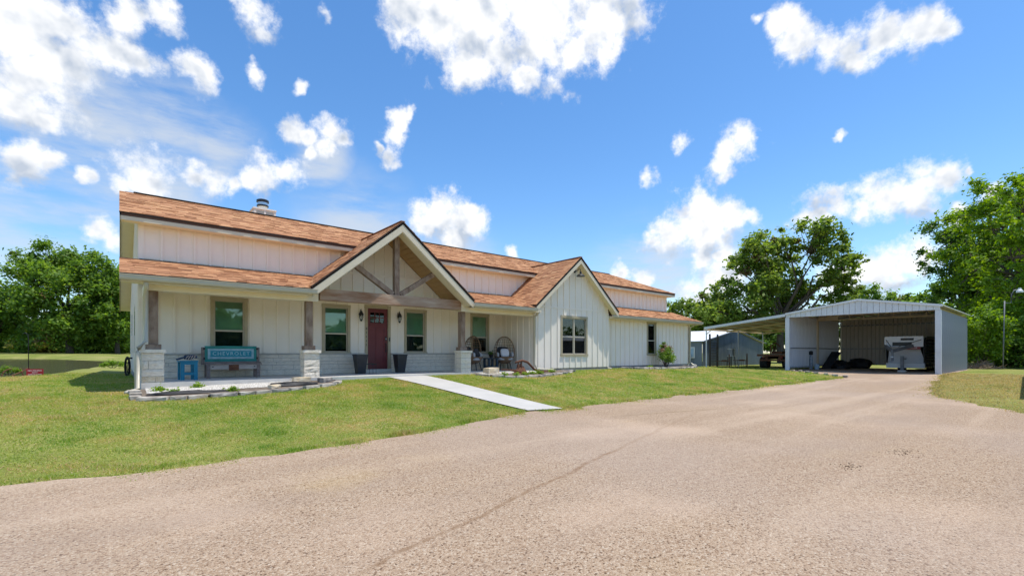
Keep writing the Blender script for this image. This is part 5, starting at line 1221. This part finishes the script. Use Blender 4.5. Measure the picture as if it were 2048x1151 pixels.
b2 = bed('curved stone edged bed with rusty plough before the egg chairs', [(10.45, 14.6), (10.7, 14.0), (11.5, 13.5), (12.6, 13.45), (13.8, 13.7), (15.2, 14.1), (15.75, 14.45), (15.3, 14.8)],
    [(10.5, 14.92), (10.6, 14.3), (11.0, 13.85), (11.6, 13.6), (12.6, 13.55), (13.7, 13.8), (15.1, 14.2), (15.6, 14.45), (15.2, 14.8), (13.9, 14.92)], 6, pebbles=(10.7, 13.6, 14.3, 14.9, 5000))
b3 = bed('low stone edged bed around the flowering shrub at the right wall', [(20.4, 15.3), (20.6, 14.7), (22.5, 14.3), (24.5, 14.15), (26.4, 14.35), (26.9, 14.8), (26.7, 15.4)],
    [(20.5, 15.58), (20.7, 14.75), (22.5, 14.4), (24.5, 14.25), (26.3, 14.45), (26.75, 14.85), (26.6, 15.58)], 7, .14)
def stone_thing(label, c, dims, m, seed, rz=0.):
    b = MB(); rock(b, (c[0], c[1], gz(c[0], c[1]) + dims[2] / 2 + .02), dims, random.Random(seed), rz); o = b.build('boulder', m); tag(o, label, 'rock')
stone_thing('tan block of stone on the pebbles in front of the slate table', (11.15, 14.55), (.62, .34, .26), 'stone_tan', 1, .1)
stone_thing('rusty tan stone lying at the foot of the middle stone pillar', (4.15, 14.72), (.5, .3, .17), 'stone_tan', 2, -.1)
stone_thing('dark grey stone in the rounded end of the long bed', (4.75, 14.45), (.4, .26, .16), 'edgingd', 3, .5)
stone_thing('small tan stone half way along the long bed', (3.2, 13.8), (.28, .2, .12), 'stone_tan', 4, .3)
o = MB().puff((3.75, 14.15, gz(3.75, 14.15) + .06), (1.3, .5, .16), 8, .8, .14).build('weed_cloth', 'tarp'); tag(o, 'crumpled black weed cloth in the rounded end of the long bed', 'cloth')
o = MB().puff((1.3, 13.75, gz(1.3, 13.75) + .05), (1.7, .35, .12), 8, .8, .16).build('weed_cloth', 'tarp'); tag(o, 'strip of black weed cloth behind the edging at the house corner', 'cloth')
def weeds(label, spots, seed):
    t = thing('weed_patch', label, 'weeds', (spots[0][0], spots[0][1], gz(*spots[0][:2])))
    crown(t, 'leaves', 'leaf_light', [(x, y, gz(x, y) + .08) for x, y, r in spots], [r for x, y, r in spots], 260 * len(spots), .05, seed, squash=.6)
weeds('green weeds sprouting in the bed at the house corner', [(.75, 14.3, .16), (1.0, 13.9, .13), (1.55, 14.6, .16), (2.2, 13.7, .14)], 301)
weeds('green weeds sprouting around the rusty plough', [(11.3, 13.9, .17), (12.3, 13.85, .18), (13.2, 14.0, .2), (14.2, 14.3, .18), (12.8, 14.0, .16), (11.8, 13.8, .16)], 302)
weeds('tuft of green grass in the bed by the flowering shrub', [(22.6, 15.0, .18)], 303)
# plough
g0 = gz(12.2, 14.2); t = thing('antique_plough', 'rusty antique horse plough standing in the bed before the egg chairs', 'plough', (12.3, 14.2, g0))
pv = lambda x, z, y=0: Vector((12.3 + x, 14.2 + y, g0 + z))
MB().tube([pv(-.2, .50), pv(.15, .58), pv(.45, .50), pv(.80, .22), pv(1.15, .10), pv(1.6, .12)], [.04, .05, .05, .045, .04, .03], 8).build('beam', 'rust', t, smooth=True)
for s_ in (-.16, .16): MB().tube([pv(-.05, .12, s_), pv(-.35, .20, s_), pv(-.75, .22, s_ * 1.4)], .028, 7).build('handle', 'rust', t, smooth=True)
MB().prism([pv(-.25, .02, -.1), pv(.35, .0, -.16), pv(.25, .34, .02), pv(-.05, .42, .06)], (0, .03, 0)).build('mouldboard', 'rust', t)
MB().tube([pv(-.1, .03), pv(-.05, .55)], .035, 7).tube([pv(.12, .03), pv(.1, .6)], .03, 7).tube([pv(-.3, .05), pv(.1, .48)], .025, 6).build('standard', 'rust', t)
# flowering shrub
g0 = gz(24.1, 14.95)
t = shrub('flowering_shrub', 'multi stemmed flowering shrub against the right wall of the house', (24.1, 14.95, g0), [(0, 0, .95, .33), (-.38, 0, .85, .30), (.36, .05, .8, .32), (-.55, -.1, .6, .24), (.62, -.05, .62, .24), (0, -.15, .62, .32), (-.15, .1, 1.22, .22), (.25, -.05, 1.12, .22), (-.2, 0, 1.42, .13), (.1, -.2, .45, .28)], 5200, .055, 'leaf_mid', 401, 'shrub')
M['bloom'] = leaf_mat('dusty_pink_bloom', [(.30, .12, .12), (.36, .18, .15), (.22, .11, .08)], .3); crown(t, 'blooms', 'bloom', [(24.0, 14.95, g0 + 1.25), (24.4, 14.9, g0 + 1.15), (23.65, 14.9, g0 + 1.0), (24.7, 14.9, g0 + .95)], [.2, .2, .2, .16], 420, .05, 402)
# hose on the side wall
b = MB()
for k in range(7):
    r0 = R.uniform(.20, .30); cz_ = 1.30 - R.uniform(0, .1); tw = R.uniform(.2, 1.1); b.tube([(XL - .19 - r0 * .5 * math.sin(a) * math.sin(tw), 24.6 + r0 * .55 * math.sin(a) * math.cos(tw), cz_ - r0 * 1.3 + r0 * 1.45 * math.cos(a)) for a in np.linspace(0, 2 * math.pi, 26)], .014, 6)
t = thing('garden_hose', 'black garden hose hung in coils on the left side wall of the house', 'hose', (XL - .1, 24.6, .7)); b.build('coils', 'rubber', t, smooth=True); MB().box((XL - .22, 24.5, 1.25), (XL - .019, 24.7, 1.32)).build('hanger', 'black', t)
MB().tube([(XL - .16, 24.4, 1.2), (XL - .2, 24.2, .95), (XL - .18, 24.35, .7), (XL - .15, 24.8, .66)], .017, 6).build('hose_end', 'rubber', t, smooth=True)
# pond edge: hook pole, sign, old cultivator
M['signred'] = mat('sign_red', (.33, .012, .022), rough=.5); M['signwhite'] = mat('sign_white', (.8, .76, .74), rough=.6)
x, y = at(57, 17.6); z = gz(x, y); t = thing('hook_pole', 'tall thin black hook pole at the pond edge beside the red sign', 'pole', (x, y, z))
MB().tube([(x, y, z - .1), (x, y, z + 1.45), (x - .02, y, z + 1.58), (x - .09, y, z + 1.64), (x - .15, y, z + 1.58)], .013, 7).build('pole', 'black', t, smooth=True)
x, y = at(70, 17.4); z = gz(x, y); t = thing('pond_sign', 'small red sign with white lettering at the pond edge', 'sign', (x, y, z), rad(-8), world=False)
MB().box((-.23, -.008, .02), (.23, .008, .29)).build('board', 'signred', t); MB().box((-.01, .009, -.15), (.01, .03, .28)).build('stake', 'black', t)
for body, zz, sx in (('NO FISHING', .225, 1), ('NOT', .155, 1), ('CATCH & FREE', .085, .82)):
    piece(text_mesh(body, .068, .002, 'signwhite'), 'lettering', t, (0, -.010, zz), (sx, 1, 1), (rad(90), 0, 0))
x, y = at(40, 17.6); z = gz(x, y); t = thing('cultivator', 'curved rusty iron cultivator lying at the pond edge left of the red sign', 'cultivator', (x, y, z), rad(40), world=False)
MB().tube([(.3, 0, .30), (.05, 0, .16), (-.25, 0, .02)], .022, 7).tube([(.05, .0, .17), (.1, 0, 0)], .018, 6).build('beam', 'rust', t)
MB().tube([(-.22 - .3 * math.sin(a), .05, .28 * math.cos(a)) for a in np.linspace(.0, 1.5, 8)], .02, 6).build('curved_tine', 'rust', t)
MB().tube([(.26, 0, .28), (.05, .12, .26)], .014, 6).build('cross_rod', 'rust', t)
shrub('shore_weed', 'pale green weed clump at the waterline left of the hook pole', (*at(16, 19.5), .6), [(0, 0, .22, .18), (.25, .1, .16, .15), (-.25, 0, .15, .15)], 900, .05, 'leaf_light', 501)
shrub('shore_weed', 'pale green weed clump at the waterline near the hanging hose', (*at(224, 27), .62), [(0, 0, .3, .25), (.4, .1, .22, .22), (-.35, 0, .2, .2)], 1200, .06, 'leaf_light', 502)
# loose stones at the tip of the lawn, clods on the drive
for i in range(7):
    u = i / 6; xx, yy_ = 31.0 + u * 4.0, 8.0 + u * 4.1; stone_thing('pale loose stone at the tip of the lawn beside the carport drive', (xx + R.uniform(-.1, .1), yy_), (R.uniform(.25, .5), .22, .12), 'edging', 40 + i, R.uniform(0, 1)); bpy.data.objects[-1 if False else [o.name for o in COL.objects if o.name.startswith('boulder')][-1]]['group'] = 'loose stones at the lawn tip'
M['clod'] = mat('dirt_clods', (.17, .11, .065), (.26, .18, .11), 20, .95)
b = MB(); rr_ = random.Random(9)
for (cx_, cy_, sp, n) in ((7.35, 1.85, .13, 60), (9.0, 1.6, .2, 80), (5.1, 8.0, .05, 6), (3.0, 1.95, .02, 3), (9.2, 7.6, .25, 12), (8.4, 6.5, .3, 8)):
    for k in range(n):
        c = (cx_ + rr_.gauss(0, sp), cy_ + rr_.gauss(0, sp * .5), gz(cx_, cy_) + .008); s_ = rr_.uniform(.004, .012); rock(b, c, (s_ * 1.3, s_, s_ * .7), rr_, rr_.uniform(0, 3))
o = b.build('dirt_crumbs', 'clod', kind='stuff'); tag(o, 'scattered brown dirt crumbs on the pebble driveway', 'dirt')

# ------------------------------------------------------------------ grass
M['grass'] = None
def grass_mat():
    m = leaf_mat('grass_blades', [(.15, .235, .028), (.245, .325, .05), (.335, .37, .09), (.185, .28, .037), (.47, .41, .185)], .42)
    t = m.node_tree; b = t.nodes['Principled BSDF']; src = b.inputs['Base Color'].links[0].from_socket
    pos = t.nodes.new('ShaderNodeNewGeometry').outputs['Position']
    n = t.nodes.new('ShaderNodeTexNoise'); n.inputs['Scale'].default_value = .8; n.inputs['Detail'].default_value = 8; n.inputs['Roughness'].default_value = .72; t.links.new(pos, n.inputs['Vector'])
    r = t.nodes.new('ShaderNodeValToRGB'); t.links.new(n.outputs[0], r.inputs[0]); el = r.color_ramp.elements; el.new(.5)
    for i, (p, c) in enumerate(((.36, (.52, .78, .45, 1)), (.48, (1.0, 1, 1, 1)), (.61, (1.55, 1.10, 1.7, 1)))): el[i].position = p; el[i].color = c
    mx = t.nodes.new('ShaderNodeMix'); mx.data_type = 'RGBA'; mx.blend_type = 'MULTIPLY'; mx.inputs[0].default_value = 1; t.links.new(src, mx.inputs[6]); t.links.new(r.outputs[0], mx.inputs[7])
    sp = t.nodes.new('ShaderNodeSeparateXYZ'); t.links.new(pos, sp.inputs[0])
    dry = math_node(t, 'MULTIPLY', smooth_node(t, math_node(t, 'MULTIPLY_ADD', n.outputs[0], 4., sp.outputs[1]), 6.2, 8.2, .62, 0), smooth_node(t, sp.outputs[0], 14, 17))
    mx3 = t.nodes.new('ShaderNodeMix'); mx3.data_type = 'RGBA'; t.links.new(dry, mx3.inputs[0]); t.links.new(mx.outputs[2], mx3.inputs[6]); mx3.inputs[7].default_value = (.42, .31, .14, 1)
    for l in list(src.links):
        if l.to_node != mx: ts = l.to_socket; t.links.remove(l); t.links.new(mx3.outputs[2], ts)
    return m
M['grass'] = grass_mat()
g_ = np.random.default_rng(5)
def scatter(n, x0, x1, y0, y1): return np.stack([g_.uniform(x0, x1, n), g_.uniform(y0, y1, n)], 1)
P_ = np.concatenate([scatter(260000, -3.5, 10, 7, 15), scatter(170000, 8, 31, 7.8, 15.7), scatter(60000, -4.5, .4, 13, 27), scatter(60000, 27.5, 44, 8, 22), scatter(60000, 15, 40, -1, 5)])
d = P_ @ np.array([CS, CC]); s_ = P_ @ np.array([CC, -CS]); keep = (d > 2) & (np.abs(s_ / d) < 1.13)
P_ = P_[keep]; dd = seg_dist(P_, DRIVE); nr = np.abs(dd) < .3; dd[nr] = seg_dist(P_[nr], drive_pts); keep = dd < -.05 + g_.exponential(.09, len(P_)) * (.3 + 1.4 * (np.sin(P_[:, 0] * 2.3) * np.sin(P_[:, 0] * .71 + 1) > -.1)); P_ = P_[keep]; dd = dd[keep]
keep = (seg_dist(P_, WALK) < -.0); hs = (P_[:, 0] > .42) & (P_[:, 1] > 14.93) & (P_[:, 0] < 18.9); hs |= (P_[:, 0] > 18.9) & (P_[:, 0] < 27.9) & (P_[:, 1] > 15.55); keep &= ~hs
for bd in ([(.3, 14.95), (.3, 13.3), (1.2, 13.05), (2.6, 13.2), (3.9, 13.5), (4.9, 13.9), (5.25, 14.5), (5, 14.95)], [(10.4, 14.95), (10.6, 14.1), (11.5, 13.5), (12.6, 13.4), (13.8, 13.65), (15.2, 14.05), (15.8, 14.45), (15.3, 15)], [(20.3, 15.6), (20.6, 14.65), (22.5, 14.25), (24.5, 14.1), (26.4, 14.3), (27, 14.8), (26.7, 15.6)]):
    keep &= seg_dist(P_, bd) < .02
keep &= seg_dist(P_, POND) < -.2
P_ = P_[keep]; n = len(P_); d = P_ @ np.array([CS, CC]); z = gz0(P_[:, 0], P_[:, 1])
dpp = seg_dist(P_, POND); z = np.where(dpp > -3, z + (WATER_Z + .05 - z) * smoothstep(-3, 0, dpp), z)
an = g_.uniform(0, 2 * np.pi, n); ht = g_.uniform(.010, .036, n) * np.clip(.8 + d / 26, .9, 1.6); wd = g_.uniform(.004, .009, n) * np.clip(d / 7, 1, 4.5); ln = g_.uniform(.3, 2.2, n) * ht
ed = seg_dist(P_, DRIVE); tuft = np.clip(1 - np.abs(ed + .12) / .3, 0, 1) * (np.sin(P_[:, 0] * 5.1) * np.sin(P_[:, 0] * 1.7 + P_[:, 1]) > -.2); ht *= 1 + 1.1 * tuft; tf = (np.sin(P_[:, 0] * 3.1 + 1.3 * np.sin(P_[:, 1] * 2.2)) * np.sin(P_[:, 1] * 3.7 + 1.1 * np.sin(P_[:, 0] * 1.9))) ; ht *= 1 + .9 * np.clip(tf - .55, 0, 1) / .45
b0 = np.column_stack([P_, z - .004]); side = np.column_stack([np.cos(an), np.sin(an), np.zeros(n)]) * wd[:, None]; a2 = an + g_.uniform(.6, 2.6, n)
V_ = np.stack([b0 - side, b0 + side, b0 + np.column_stack([np.cos(a2) * ln, np.sin(a2) * ln, ht])], 1).reshape(-1, 3)
o = np_mesh('lawn_grass', V_, np.arange(3 * n).reshape(n, 3), 'grass'); tag(o, 'short sun dried lawn grass around the house', 'grass', kind='stuff')
